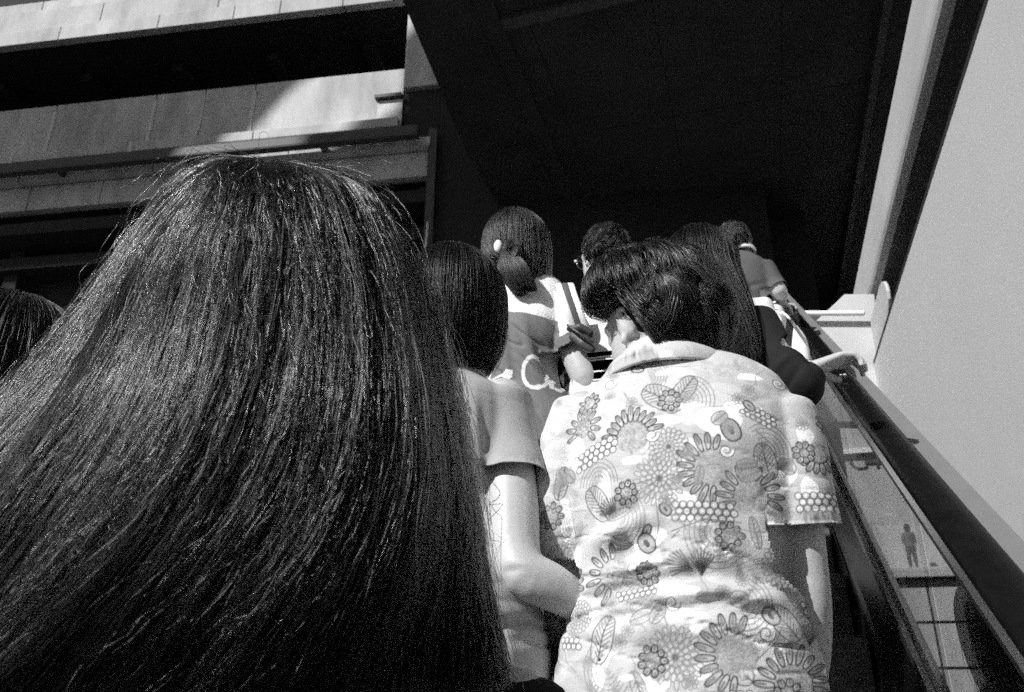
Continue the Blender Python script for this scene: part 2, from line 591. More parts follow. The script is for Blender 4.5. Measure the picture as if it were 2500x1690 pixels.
# landing parapet by the escalator head; pale slab cut to a sunlit patch's outline
lp = thing("landing_parapet", "pale parapet cut to the shape of a sunlit patch, with a white bar, at the head of the escalator", "parapet")
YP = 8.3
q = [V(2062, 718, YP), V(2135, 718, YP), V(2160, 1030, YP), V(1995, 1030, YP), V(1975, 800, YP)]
MB().prism(q, (0, 0.25, 0)).build("sunlit_patch_slab", "pale", lp, bevel=0.01)
a, b = V(1965, 765, YP - 0.1), V(2108, 765, YP - 0.1)
mb = MB(); mb.tube([a, (a[0] * .5 + b[0] * .5, YP - 0.1, (a[2] + b[2]) / 2), (b[0], YP - .1, b[2])], 0.028); mb.build("white_bar", "plastic_white", lp, smooth=True)
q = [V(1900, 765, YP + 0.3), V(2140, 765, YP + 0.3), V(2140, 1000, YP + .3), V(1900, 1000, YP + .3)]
MB().prism(q, (0, 0.2, 0)).build("shade_backing", "dark_paint_and_shade", lp)  # dark sheet standing in for the shaded rest of the wall

# terrace block added behind the glass in place of its reflections, far right
tr_ = thing("reflection_block", "pale terrace block added in place of reflections in the escalator glass", "building")
YT = 34.0
def TV(px, py, y=YT):
    return V(px, py, y)
zt0 = TV(2250, 1388)[2]
x0, x1 = 2.6, 26.0
MB().box((x0, YT + 1.2, zt0), (x1, YT + 1.5, V(2100, 985, YT + 1.2)[2])).build("reflection_upper_wall", "terrace", tr_)
MB().box((x0, YT - 0.5, zt0 - 0.35), (x1, YT + 1.2, zt0)).build("reflection_slab", "terrace", tr_, bevel=0.02)
for i in range(14):
    xa = x0 + i * 1.56
    for j in range(3):
        z1_ = zt0 - 0.42 - j * 1.55
        MB().box((xa + 0.05, YT - 0.1, z1_ - 1.45), (xa + 1.51, YT + 0.1, z1_)).build("reflection_panel", "terrace", tr_)
MB().box((x0, YT + 0.05, FLOOR), (x1, YT + 0.3, zt0 - 0.36)).build("reflection_lower_backing", "dark_paint_and_shade", tr_)
zs = TV(2110, 1120, YT + 1.1)
MB().box((2.8, YT + 0.9, zs[2] + 0.22), (24, YT + 1.19, zs[2] + 0.42)).build("reflection_sign_ledge", "white_cloth", tr_)
# dark sign letters on the added reflection block
def text_mesh(txt, size, loc, rot, m, parent, name="lettering", depth=0.01, shear=0.0):
    cu = bpy.data.curves.new("txt", 'FONT')
    cu.body = txt
    cu.size = size
    cu.extrude = depth
    cu.shear = shear
    ob = bpy.data.objects.new("txt", cu)
    COL.objects.link(ob)
    dg = bpy.context.evaluated_depsgraph_get()
    me = bpy.data.meshes.new_from_object(ob.evaluated_get(dg))
    bpy.data.objects.remove(ob)
    o2 = link(name, me, m, parent)
    o2.location = loc
    o2.rotation_euler = rot
    return o2
p1 = TV(2072, 1136, YT + 1.1)
text_mesh("CTE", 1.1, (p1[0], YT + 1.17, p1[2] - 0.2), (math.radians(90), 0, 0), "void", tr_)
p1, p2 = TV(2112, 1132, YT + 1.1), TV(2158, 1120, YT + 1.1)
MB().box((p1[0], YT + 1.1, p1[2]), (p2[0], YT + 1.19, p2[2])).build("reflection_sign_block", "dark_paint_and_shade", tr_)
# ------------------------------------------------------------------ escalator
esc = thing("escalator", "escalator with black handrail, glass side and steel skirts", "escalator")
N0 = -1.5                       # nosing line height at y = 0
XI, XO = 0.29, -0.74            # right and left inner skirt faces


def nose(y):
    return N0 + T30 * y


YA, YB = -1.2, 8.0
cp = math.cos(math.radians(30)); sp = math.sin(math.radians(30))
def incline_prism(prof, ya, yb):
    """prof: (x, h) with h vertical above the nosing line"""
    mb = MB()
    mb.prism([(x, ya, nose(ya) + h_) for x, h_ in prof], (0, yb - ya, (yb - ya) * T30))
    return mb
# steps
smb = MB()
smb.box((XO + 0.012, 0, -0.02), (XI - 0.012, 0.4, 0.0))
smb.box((XO + 0.012, 0.0, -0.23), (XI - 0.012, 0.02, -0.02))
xs = np.arange(XO + 0.016, XI - 0.02, 0.0125)
for x in xs:
    smb.box((x, 0.0, 0.0), (x + 0.005, 0.4, 0.009))
sme = mesh("step", smb.v, smb.f)
sme.materials.append(M["step"])
for k in range(-3, 19):
    ob = bpy.data.objects.new("step", sme)
    COL.objects.link(ob)
    ob.parent = esc
    ob.location = (0, 0.4 * k, N0 + 0.4 * T30 * k - 0.009)


def belt_prof(xc, w=0.068, top=0.86, th=0.038):
    p = []
    for k in range(-8, 9):
        a = k / 8 * math.radians(98)
        p.append((xc + w / 2 * math.copysign(abs(math.sin(a)) ** 0.62, a), top - th * 0.5 + th * 0.5 * math.copysign(abs(math.cos(a)) ** 0.62, math.cos(a))))
    p += [(xc + w / 2 - 0.008, top - th), (xc - w / 2 + 0.008, top - th)]
    return p


for sx, xin, inn in ((1, XI, -1), (-1, XO, 1)):
    xc = xin + sx * 0.037
    p = belt_prof(xc)
    ob = incline_prism(p, YA, YB).build("handrail", "rubber", esc, smooth=False)
    me = ob.data
    me.polygons.foreach_set("use_smooth", [len(q.vertices) == 4 for q in me.polygons])
    # guide profile below the belt with a bright inner lip
    incline_prism([(xc - sx * 0.028, 0.82), (xc - sx * 0.036, 0.812), (xc - sx * 0.036, 0.80), (xc - sx * 0.024, 0.79), (xc - sx * 0.02, 0.765), (xc + sx * 0.02, 0.765), (xc + sx * 0.024, 0.79), (xc + sx * 0.04, 0.80), (xc + sx * 0.028, 0.82)], YA, YB).build("handrail_guide", "steel", esc)
    incline_prism([(xc + sx * 0.042, 0.800), (xc + sx * 0.050, 0.812), (xc + sx * 0.056, 0.812), (xc + sx * 0.056, 0.795), (xc + sx * 0.042, 0.790)], YA, YB).build("outer_lip", "dark_steel", esc)
    incline_prism([(xc + sx * 0.060, 0.800), (xc + sx * 0.060, 0.77), (xc + sx * 0.10, 0.775), (xc + sx * 0.10, 0.805)], YA, YB).build("outer_trim", "trim_grey", esc)
    for i in range(9):
        ya = YA + 0.06 + i * 1.02
        incline_prism([(xc - 0.006, 0.30), (xc + 0.006, 0.30), (xc + 0.006, 0.77), (xc - 0.006, 0.77)], ya, min(ya + 1.012, YB)).build("glass_panel", "glass", esc)
    # inner deck and skirt
    incline_prism([(xin - sx * 0.02, 0.10), (xin - sx * 0.008, 0.13), (xc - sx * 0.012, 0.275), (xc + sx * 0.012, 0.275), (xc + sx * 0.012, 0.1)], YA, YB).build("inner_deck", "dark_steel", esc)
    incline_prism([(xc - sx * 0.024, 0.272), (xc - sx * 0.024, 0.305), (xc - sx * 0.010, 0.305), (xc - sx * 0.010, 0.272)], YA, YB).build("glass_clamp", "steel", esc)
    incline_prism([(xin - sx * 0.022, 0.098), (xin - sx * 0.022, 0.106), (xin - sx * 0.004, 0.112), (xin + sx * 0.01, 0.098)], YA, YB).build("deck_trim", "rubber", esc)
    incline_prism([(xin, -0.30), (xin, 0.098), (xin + sx * 0.03, 0.098), (xin + sx * 0.03, -0.30)], YA, YB).build("skirt", "dark_steel", esc)
    incline_prism([(xc + sx * 0.014, 0.22), (xc + sx * 0.05, 0.20), (xc + sx * 0.05, 0.17), (xc + sx * 0.014, 0.17)], YA, YB).build("outer_deck", "steel", esc)
    incline_prism([(xc + sx * 0.03, 0.168), (xc + sx * 0.05, 0.168), (xc + sx * 0.05, -1.0), (xc + sx * 0.03, -1.0)], YA, YB).build("outer_cladding", "dark_steel", esc)
incline_prism([(XO - 0.06, -0.9), (XI + 0.06, -0.9), (XI + 0.06, -0.98), (XO - 0.06, -0.98)], YA, YB).build("truss_underside", "dark_steel", esc)


def rail_at(py, dx=0.0):
    """centre of the top of the right handrail where it meets picture row py"""
    lo, hi = 0.3, 7.9
    for _ in range(40):
        m = (lo + hi) / 2
        if proj((XI + 0.037, m, nose(m) + 0.86))[1] > py:
            lo = m
        else:
            hi = m
    return np.array([XI + 0.037 + dx, lo, nose(lo) + 0.86])


mk = rail_at(916)
sl = np.array([0, cp, sp])
mb = MB()
for (a0, b0, a1, b1) in ((-.010, 0, -.006, .012), (-.006, .012, -.002, .004), (-.002, .004, -.008, -.002), (.002, -.004, .004, .012), (.004, .012, .010, .008), (.010, .008, .003, .002), (.003, .002, .011, -.003)):
    mb.tube([mk + [a0, 0, 0.0012] + sl * b0, mk + [(a0 + a1) / 2, 0, 0.0012] + sl * (b0 + b1) / 2, mk + [a1, 0, 0.0012] + sl * b1], 0.0008, n=6)
mb.build("belt_mark", "paper", esc)

# landing at the top
MB().box((-3, 8.0, nose(8.0) - 0.3), (0.45, 20.0, nose(8.0) - 0.01)).build("landing_floor", "floor")
tag(bpy.data.objects["landing_floor"], kind="structure")

# ------------------------------------------------------------------ people
def tread(y):
    return N0 + 0.4 * T30 * math.floor(y / 0.4 + 1e-6)


def head_shapes(mb, C, s=1.0, yaw=0.0, pitch=0.0):
    """head facing +Y turned by yaw (left positive); C is the centre of the skull"""
    cy, sy = math.cos(yaw), math.sin(yaw)
    cp_, sp_ = math.cos(pitch), math.sin(pitch)
    R = np.array([[cy, -sy, 0], [sy, cy, 0], [0, 0, 1]]) @ np.array([[1, 0, 0], [0, cp_, -sp_], [0, sp_, cp_]])
    def L(x, y, z):
        return np.array(C) + R @ (np.array([x, y, z]) * s)
    ax = R.T
    mb.ball(L(0, -0.008, 0.02), np.array([0.074, 0.092, 0.088]) * s, ax)
    mb.ball(L(0, 0.022, -0.035), np.array([0.062, 0.066, 0.085]) * s, ax)
    mb.ball(L(0, 0.045, -0.085), np.array([0.034, 0.032, 0.030]) * s, ax)
    mb.tube([L(-0.052, 0.0, -0.055), L(0, 0.055, -0.098), L(0.052, 0.0, -0.055)], [0.016 * s, 0.02 * s, 0.016 * s])
    mb.tube([L(0, 0.082, 0.0), L(0, 0.098, -0.03), L(0, 0.104, -0.038)], [0.008 * s, 0.012 * s, 0.011 * s])       # nose
    mb.tube([L(-0.016, 0.092, -0.041), L(0.016, 0.092, -0.041)], 0.009 * s)
    mb.tube([L(-0.022, 0.080, -0.068), L(0, 0.090, -0.066), L(0.022, 0.080, -0.068)], [0.004 * s, 0.008 * s, 0.004 * s])   # lips
    mb.tube([L(-0.018, 0.079, -0.076), L(0, 0.087, -0.077), L(0.018, 0.079, -0.076)], [0.004 * s, 0.007 * s, 0.004 * s])
    mb.tube([L(-0.045, 0.066, 0.018), L(-0.02, 0.082, 0.020), L(0.02, 0.082, 0.020), L(0.045, 0.066, 0.018)], 0.009 * s)     # brow
    for q in (-1, 1):
        mb.ball(L(q * 0.030, 0.070, -0.002), 0.0125 * s)
        # ear: rim, lobe and bowl
        e = [L(q * (0.073 + 0.010 * math.sin(a)), -0.006 - 0.014 * math.cos(a), -0.015 + 0.028 * math.sin(a + 0.2)) for a in np.linspace(-1.2, 2.6, 9)]
        mb.tube(e, 0.0052 * s, n=8)
        mb.ball(L(q * 0.072, 0.002, -0.016), np.array([0.007, 0.012, 0.022]) * s, ax)
        mb.ball(L(q * 0.073, 0.004, -0.044), np.array([0.006, 0.008, 0.009]) * s, ax)
    return L


def hand_shapes(mb, wrist, direc, palm_n, side=1, curl=0.4, s=1.0, wrap=None):
    """hand from wrist along direc; palm_n is the direction the palm faces; side=+1 right, -1 left. curl in radians per joint"""
    d = np.array(direc, float); d /= np.linalg.norm(d)
    n = np.array(palm_n, float); n -= d * (n @ d); n /= np.linalg.norm(n)
    l = np.cross(n, d) * side         # towards the thumb
    w = np.array(wrist, float)
    pc = [w - d * 0.01, w + d * 0.03 * s, w + d * 0.065 * s, w + d * 0.088 * s]
    mb.tube(pc, [0.023 * s, 0.033 * s, 0.039 * s, 0.037 * s], ry=[0.019 * s, 0.016 * s, 0.0145 * s, 0.011 * s], side=l, n=16)
    for i, (o, ln) in enumerate(((0.029, 0.068), (0.0105, 0.076), (-0.009, 0.071), (-0.028, 0.056))):
        p = w + d * (0.078 + (0.006 if i in (1, 2) else 0)) * s + l * o * s
        a = curl * 0.35 + 0.03 * i
        pts = [p - d * 0.012 * s, p]
        dd = d + l * (o * 3.2)
        dd /= np.linalg.norm(dd)
        for seg in (0.44, 0.31, 0.25):
            v = dd * math.cos(a) + n * math.sin(a)
            p = p + v * ln * seg * s
            pts.append(p)
            a += curl
        mb.tube(pts, np.array([0.0095, 0.0092, 0.0084, 0.0076, 0.0062]) * s, n=10)
    p = w + d * 0.028 * s + l * 0.026 * s
    v = d * 0.72 + l * 0.62 + n * 0.25
    v /= np.linalg.norm(v)
    v2 = d * 0.86 + l * 0.25 + n * 0.45
    v2 /= np.linalg.norm(v2)
    mb.tube([p - v * 0.015 * s, p + v * 0.028 * s, p + v * 0.028 * s + v2 * 0.028 * s, p + v * 0.028 * s + v2 * 0.05 * s],
            np.array([0.0135, 0.0115, 0.0095, 0.0075]) * s, n=10)


def sec(py, xl, xr, yc, hy):
    """torso ring from the silhouette in picture row py on the plane y=yc: (centre, half width, half depth)"""
    a, b = V(xl, py, yc), V(xr, py, yc)
    return (np.array([(a[0] + b[0]) / 2, yc, (a[2] + b[2]) / 2]), abs(b[0] - a[0]) / 2, hy)


def loft(mb, secs, grow=0.0, m=None):
    secs = sorted(secs, key=lambda q: -q[0][2])
    P = np.array([q[0] for q in secs]); rx = np.array([q[1] + grow for q in secs]); ry = np.array([q[2] + grow for q in secs])
    m = m or len(P) * 3
    P, rx, ry = resample(P, m), resample(rx, m), resample(ry, m)
    mb.tube(P, rx, ry=ry, side=(1, 0, 0), n=36, capf=0.35)


def arm_mb(mb, arm, grow=0.0, upto=1.0, m=22, ext=False):
    P = np.array([a[0] for a in arm]); R = np.array([a[1] for a in arm])
    Q, r = resample(P, m), resample(R, m) + grow
    k = max(2, int(round(m * upto)))
    mb.tube(Q[:k], r[:k], n=18, capf=0.9)
    return Q, r


class Person:
    def __init__(s, label, C, secs, arms, hands=(), yaw=0.0, pitch=0.0, hs=1.0, bfold=None, feet_y=None, voxel=0.006, feet=True, fx=None):
        s.root = thing("person", label, "person")
        s.C, s.secs, s.arms = np.array(C, float), secs, arms
        s.yaw, s.hs = yaw, hs
        mb = MB()
        s.L = head_shapes(mb, C, hs, yaw, pitch)
        top = sorted(secs, key=lambda q: -q[0][2])
        sh = top[0][0]
        mb.tube([sh - np.array([0, 0, 0.05]), sh + np.array([0, 0, 0.01]), np.array(C) + [0, -0.015, -0.06]], [0.056, 0.05, 0.05])
        loft(mb, secs, -0.012)
        for a in arms:
            arm_mb(mb, a)
        hip = top[-1][0]
        hw = top[-1][1]
        fy = feet_y if feet_y is not None else hip[1]
        zf = tread(fy)
        s.legs = []
        for q in (-1, 1):
            hx = hip[0] + q * hw * 0.48
            l = [(np.array([hx, hip[1], hip[2] + 0.02]), 0.085), (np.array([hip[0] + q * 0.095, (hip[1] + fy) / 2 + 0.01, (hip[2] + zf) / 2 + 0.02]), 0.058),
                 (np.array([hip[0] + q * 0.10, fy - 0.015, (hip[2] + zf) * 0.25 + zf * 0.5 + 0.02]), 0.052), (np.array([hip[0] + q * 0.10, fy - 0.02, zf + 0.075]), 0.036)]
            s.legs.append(l)
            arm_mb(mb, l)
            f0 = l[-1][0]
            mb.tube([f0 - [0, 0.02, 0.03], [f0[0], fy + 0.05, zf + 0.05], [f0[0], fy + 0.13, zf + 0.034]], [0.034, 0.036, 0.032], n=14)
        for h_ in hands:
            hand_shapes(mb, **h_)
        v, f, n = fuse(mb, voxel, 3)
        if bfold is not None:
            v = v + n * bfold(v, n)[:, None]
        s.body = link("body", fast_mesh("body", v, f), "skin", s.root, True)
        # shoes
        for l in s.legs:
            f0 = l[-1][0]
            mb = MB()
            mb.tube([f0 - [0, 0.03, 0.035], [f0[0], fy + 0.03, zf + 0.047], [f0[0], fy + 0.10, zf + 0.042], [f0[0], fy + 0.15, zf + 0.036]], [0.038, 0.044, 0.043, 0.036], n=16)
            mb.box((f0[0] - 0.038, fy - 0.055, zf + 0.001), (f0[0] + 0.038, fy + 0.165, zf + 0.02))
            mb.build("shoe", "shoe", s.root, smooth=True)

    def trousers(s, m="denim", grow=0.014):
        mb = MB()
        for l in s.legs:
            arm_mb(mb, l, grow, 1.0)
        top = sorted(s.secs, key=lambda q: -q[0][2])
        loft(mb, top[-3:], 0.002)
        v, f, n = fuse(mb, 0.010, 4)
        v = v + n * (vnoise(v, 38, 3) * 0.004)[:, None]
        return link("trousers", fast_mesh("trousers", v, f), m, s.root, True)

    def shirt(s, m, sleeve=0.42, grow=0.008, sgrow=0.012, voxel=0.006, folds=None, name="shirt", neck=None, colour=None, dense=None, hemz=None, flare=None,
              thick=0.0025, bottom=None, sm=5, mats=None):
        """garment: fused torso + sleeves, hems cut open, thickened"""
        mb = MB()
        secs = bottom or s.secs
        loft(mb, secs, grow)
        cuts = []
        for i, a in enumerate(s.arms):
            sl = sleeve[i] if isinstance(sleeve, (list, tuple)) else sleeve
            if not sl:
                continue
            P = resample(np.array([q[0] for q in a]), 40); R = resample(np.array([q[1] for q in a]), 40)
            k = int(40 * sl)
            kk = min(k + 3, 40)
            g = sgrow + (flare[i] if flare else 0) * np.linspace(0, 1, kk) ** 1.5
            mb.tube(P[:kk], R[:kk] + g, n=24, capf=0.5)
            if sl < 0.99:
                dv = P[min(k + 1, 39)] - P[k - 1]
                cuts.append((P[k], dv / np.linalg.norm(dv)))
        v, f, n = fuse(mb, voxel, sm)
        if folds is not None:
            v = v + n * folds(v, n)[:, None]
        keep = np.ones(len(v), bool)
        for p, d in cuts:
            near = np.linalg.norm(v - p, axis=1) < 0.11
            keep &= ~(near & ((v - p) @ d > 0))
            dd = (v - p) @ d
            snap = near & (dd > -voxel * 2.3) & keep
            v = np.where(snap[:, None], v - dd[:, None] * d, v)
        if neck is not None:
            c, r = neck[0], neck[1]
            keep &= ~((np.linalg.norm((v - c)[:, :2], axis=1) < r) & (v[:, 2] > c[2]))
        if hemz is not None:
            keep &= v[:, 2] > hemz
        v, f, used = cut(v, f, keep)
        me = fast_mesh(name, v, f)
        if dense is not None:
            bm = bmesh.new()
            bm.from_mesh(me)
            es = set()
            for fc in bm.faces:
                if fc.normal.y < 0.25 and dense(fc.calc_center_median()):
                    es.update(fc.edges)
            bmesh.ops.subdivide_edges(bm, edges=list(es), cuts=2, use_grid_fill=True)
            bmesh.ops.triangulate(bm, faces=[q for q in bm.faces if len(q.verts) > 4])
            bm.to_mesh(me)
            bm.free()
        ob = link(name, me, mats or m, s.root, True)
        if colour is not None:
            vv = np.empty(len(me.vertices) * 3)
            me.vertices.foreach_get("co", vv)
            vv = vv.reshape(-1, 3)
            at = me.attributes.new("print", 'FLOAT', 'POINT')
            at.data.foreach_set("value", colour(vv).astype(np.float32))
        md = ob.modifiers.new("cloth_thickness", 'SOLIDIFY')
        md.thickness = thick
        md.offset = -1
        s.cuts = cuts
        return ob

    def cap_mesh(s, rx=0.082, ry=0.1, rz=0.096, off=(0, -0.014, 0.024), name="hair_underlayer"):
        mb = MB()
        mb.ball(s.L(*off), np.array([rx, ry, rz]) * s.hs, nu=32, nv=22)
        return mb.build(name, "hair_base", s.root, True)

    def falling_hair(s, n, zend, m="hair_soft", R=(0.086, 0.104, 0.102), thick=0.022, r0=0.0005, r1=0.0002, spread=(-2.3, 2.3), inward=0.02, K=18, wave=0.004,
                     base=0.0, flow=None, seed=1, fly=0.02, drop_out=0.0, name="hair", zj=0.02, part=0.0):
        r = np.random.default_rng(seed)
        az = r.uniform(spread[0], spread[1], n)        # azimuth from the back (0 = straight back)
        az = az
        th0 = np.arccos(1 - r.uniform(0, 1, n) * 0.85)
        lay = thick * r.uniform(0, 1, n) ** 0.8
        t = np.linspace(0, 1, K)[None, :]
        R = np.array(R) * s.hs
        c0 = s.L(0, -0.012, 0.02)
        top_ang = math.pi / 2
        arc = (top_ang - th0) * R[0]
        zst = c0[2]
        zend_ = zend(az) if callable(zend) else np.full(n, zend)
        drop = np.maximum(zst - zend_ + r.normal(0, zj, n), 0.01)
        L_ = arc + drop
        dist = t * L_[:, None]
        th = np.minimum(th0[:, None] + dist / R[0], top_ang)
        dr = np.maximum(dist - arc[:, None], 0)
        up_ = (1 - np.exp(-t * 9)) * 1.0
        A = az[:, None] + s.yaw * 0 + wave * 0
        rr_x = (R[0] + lay[:, None] * up_); rr_y = (R[1] + lay[:, None] * up_)
        fr = dr / np.maximum(drop[:, None], 1e-4)
        shrink = 1 + drop_out * fr - inward / R[0] * fr ** 3
        # direction: back is -Y turned by the head's yaw
        bx = np.sin(A); by = -np.cos(A)
        x = rr_x * np.sin(th) * bx * shrink; y = rr_y * np.sin(th) * by * shrink
        zc = R[2] * np.cos(th) + lay[:, None] * np.cos(th) - dr
        cy, sy = math.cos(s.yaw), math.sin(s.yaw)
        X = c0[0] + cy * x - sy * y; Y = c0[1] + sy * x + cy * y; Z = c0[2] + zc
        ph = np.round(az * 14) + np.round(th0 * 5) * 7
        wob = wave * np.sin(t * 5 + ph[:, None] * 1.7) * t
        wb2 = wave * np.cos(t * 4 + ph[:, None] * 2.3) * t
        X = X + wob; Y = Y + wb2
        fl = (r.random(n) < fly)[:, None]
        X = X + fl * r.normal(0, 0.012, (n, 1)) * t ** 1.5
        Y = Y + fl * r.normal(0, 0.012, (n, 1)) * t ** 1.5
        P = np.stack([X, Y, Z], -1)
        if flow is not None:
            P = flow(P, t, az)
        return strands(name, P, r0, r1, m, s.root)


def fold_fn(spec, amp=0.004, sc=30, seed=0, vert=0.0, crease=0.0, zc=0.0, zw=0.1, tilt=0.25):
    """spec: list of (centre, axis direction along the fold, length, width, height): signed ridges"""
    def g0(v):
        q = np.stack([v[:, 0] * 0.55, v[:, 1] * 0.3, v[:, 2] * 2.0 + v[:, 0] * tilt], -1)
        a = np.abs(vnoise(q, 26, seed + 2) + 0.35 * vnoise(q, 60, seed + 8))
        b = np.abs(vnoise(q + 3.1, 34, seed + 12))
        return -crease * (np.exp(-(a / 0.13) ** 2) + 0.6 * np.exp(-(b / 0.10) ** 2) - 0.3)

    def g(v, n):
        o = vnoise(v * np.array([1, 1, 1 - vert]), sc, seed) * amp + vnoise(v, sc * 2.4, seed + 5) * amp * 0.3
        if crease:
            o += g0(v) * (0.25 + np.exp(-((v[:, 2] - zc) / zw) ** 2))
        for c, d, ln, w, h_ in spec:
            d = np.array(d, float); d /= np.linalg.norm(d)
            q = v - np.array(c)
            al = q @ d
            pe = q - al[:, None] * d
            pe[:, 1] *= 0.45
            pe2 = (pe ** 2).sum(1)
            o += h_ * np.exp(-(al / ln) ** 2) * np.exp(-pe2 / w ** 2)
        return o
    return g


# ---- print drawn for the floral shirt (a height-free flat print, held as a per-vertex value)
class Canvas:
    def __init__(s, x0, y0, x1, y1, base):
        s.x0, s.y0 = x0, y0
        s.a = np.full((int(y1 - y0), int(x1 - x0)), base, np.float32)

    def _win(s, xa, ya, xb, yb):
        H, W = s.a.shape
        xa, xb = int(max(0, xa - s.x0)), int(min(W, xb - s.x0 + 1))
        ya, yb = int(max(0, ya - s.y0)), int(min(H, yb - s.y0 + 1))
        if xa >= xb or ya >= yb:
            return None
        Y, X = np.mgrid[ya:yb, xa:xb]
        return (slice(ya, yb), slice(xa, xb)), X + s.x0, Y + s.y0

    def line(s, pts, w, val, al=1.0):
        for (ax, ay), (bx, by) in zip(pts[:-1], pts[1:]):
            q = s._win(min(ax, bx) - w - 2, min(ay, by) - w - 2, max(ax, bx) + w + 2, max(ay, by) + w + 2)
            if q is None:
                continue
            sl, X, Y = q
            dx, dy = bx - ax, by - ay
            L2 = dx * dx + dy * dy + 1e-6
            tt = np.clip(((X - ax) * dx + (Y - ay) * dy) / L2, 0, 1)
            d = np.hypot(X - ax - tt * dx, Y - ay - tt * dy)
            k = np.clip(w / 2 + 0.8 - d, 0, 1) * al
            s.a[sl] = s.a[sl] * (1 - k) + val * k

    def blob(s, poly, val, al=1.0):
        P = np.array(poly, float)
        q = s._win(P[:, 0].min(), P[:, 1].min(), P[:, 0].max(), P[:, 1].max())
        if q is None:
            return
        sl, X, Y = q
        ins = np.zeros(X.shape, bool)
        n = len(P)
        for i in range(n):
            (xa, ya), (xb, yb) = P[i], P[(i + 1) % n]
            c = ((ya > Y) != (yb > Y)) & (X < (xb - xa) * (Y - ya) / (yb - ya + 1e-9) + xa)
            ins ^= c
        s.a[sl] = np.where(ins, s.a[sl] * (1 - al) + val * al, s.a[sl])

    def petal(s, x, y, ang, ln, w, fill, edge, ew=3, tip=None, al=1.0):
        t_ = np.linspace(0, math.pi, 10)
        up_ = [(x + math.cos(ang) * ln * (1 - math.cos(k)) / 2 - math.sin(ang) * w * math.sin(k) ** 0.8, y + math.sin(ang) * ln * (1 - math.cos(k)) / 2 + math.cos(ang) * w * math.sin(k) ** 0.8) for k in t_]
        dn = [(x + math.cos(ang) * ln * (1 - math.cos(k)) / 2 + math.sin(ang) * w * math.sin(k) ** 0.8, y + math.sin(ang) * ln * (1 - math.cos(k)) / 2 - math.cos(ang) * w * math.sin(k) ** 0.8) for k in t_[::-1]]
        pl = up_ + dn
        if fill is not None:
            s.blob(pl, fill, al)
        if tip is not None:
            s.line([(x + math.cos(ang) * ln * 0.45, y + math.sin(ang) * ln * 0.45), (x + math.cos(ang) * ln * 0.9, y + math.sin(ang) * ln * 0.9)], w * 0.7, tip, 0.8)
        if edge is not None:
            s.line(pl, ew, edge)


G1, G2, GW, GD, GM = 0.50, 0.56, 0.94, 0.02, 0.11
cv = Canvas(1250, 780, 2150, 1900, G2)
cr = np.random.default_rng(3)
# broad soft tone changes of the print
for _ in range(90):
    x, y = cr.uniform(1270, 2130), cr.uniform(800, 1880)
    r_ = cr.uniform(25, 70)
    an = np.linspace(0, 6.28, 14)
    cv.blob([(x + math.cos(a) * r_ * (1 + 0.25 * math.sin(3 * a + x)), y + math.sin(a) * r_ * 0.7) for a in an], cr.choice([0.44, 0.55, 0.72]), 0.6)


def wblob(x, y, w, h, sk=0.0):
    an = np.linspace(0, 6.28, 22)
    cv.blob([(x + math.cos(a) * w * (1 + 0.18 * math.sin(3 * a + x)) + sk * math.sin(a) * h, y + math.sin(a) * h * (1 + 0.15 * math.cos(2 * a + y))) for a in an], GW)


for q in ((1660, 955, 28, 40, -.3), (1580, 1010, 42, 14, 0), (1640, 1040, 50, 14, 0), (1400, 1075, 28, 55, .2), (1470, 1210, 25, 60, -.2), (1775, 1060, 55, 42, .2), (1830, 1020, 45, 18, .4),
          (1690, 1110, 48, 18, .3), (1655, 1250, 45, 38, 0), (1900, 1190, 38, 48, -.3), (1670, 1170, 22, 40, 0), (1880, 1300, 22, 50, .2), (1580, 1320, 45, 28, 0), (1735, 1360, 42, 40, -.5),
          (1555, 1370, 24, 26, 0), (1860, 1340, 40, 16, .3), (1650, 1450, 46, 20, 0), (1950, 1450, 28, 20, 0), (1455, 1580, 24, 66, -.2), (1800, 1540, 44, 30, 0), (1690, 1610, 26, 22, 0), (1980, 1600, 34, 50, -.2),
          (1350, 1240, 18, 60, .1), (1380, 1330, 20, 26, 0), (1975, 1090, 20, 30, 0), (1500, 960, 26, 12, 0), (1860, 930, 30, 12, .4), (1480, 1330, 20, 14, 0), (1560, 1130, 34, 10, 0), (1720, 1290, 30, 14, 0),
          (1970, 1230, 20, 40, 0), (1540, 1500, 30, 12, 0), (1860, 1600, 26, 30, 0), (1560, 1650, 36, 30, 0), (1660, 900, 40, 10, 0)):
    wblob(*q)


def arc_(cx, cy_, rx, ry, a0, a1, n=12):
    return [(cx + rx * math.cos(a), cy_ + ry * math.sin(a)) for a in np.linspace(a0, a1, n)]


def leaf(x, y, ang, ln, w, nrib=9, val=GM):
    cv.petal(x, y, ang, ln, w, 0.52, val, 2.2, al=0.7)
    ca, sa = math.cos(ang), math.sin(ang)
    cv.line([(x, y), (x + ca * ln, y + sa * ln)], 2.5, val)
    for k in range(1, nrib):
        b = k / nrib
        for q in (-1, 1):
            a2 = ang + q * 0.75
            l2 = w * 1.1 * math.sin(b * math.pi * 0.9 + 0.3)
            px_, py_ = x + ca * ln * b, y + sa * ln * b
            cv.line([(px_, py_), (px_ + math.cos(a2) * l2, py_ + math.sin(a2) * l2)], 2.0, val, 0.85)


def spray(x, y, ang, n=11, ln=60):
    for k in range(n):
        a = ang + (k - n / 2) * 0.16
        l2 = ln * (1 - 0.05 * abs(k - n / 2))
        cv.line([(x, y), (x + math.cos(a) * l2 * .5, y + math.sin(a) * l2 * .5 - 4), (x + math.cos(a) * l2, y + math.sin(a) * l2)], 2.6, GM * 0.8, 0.9)


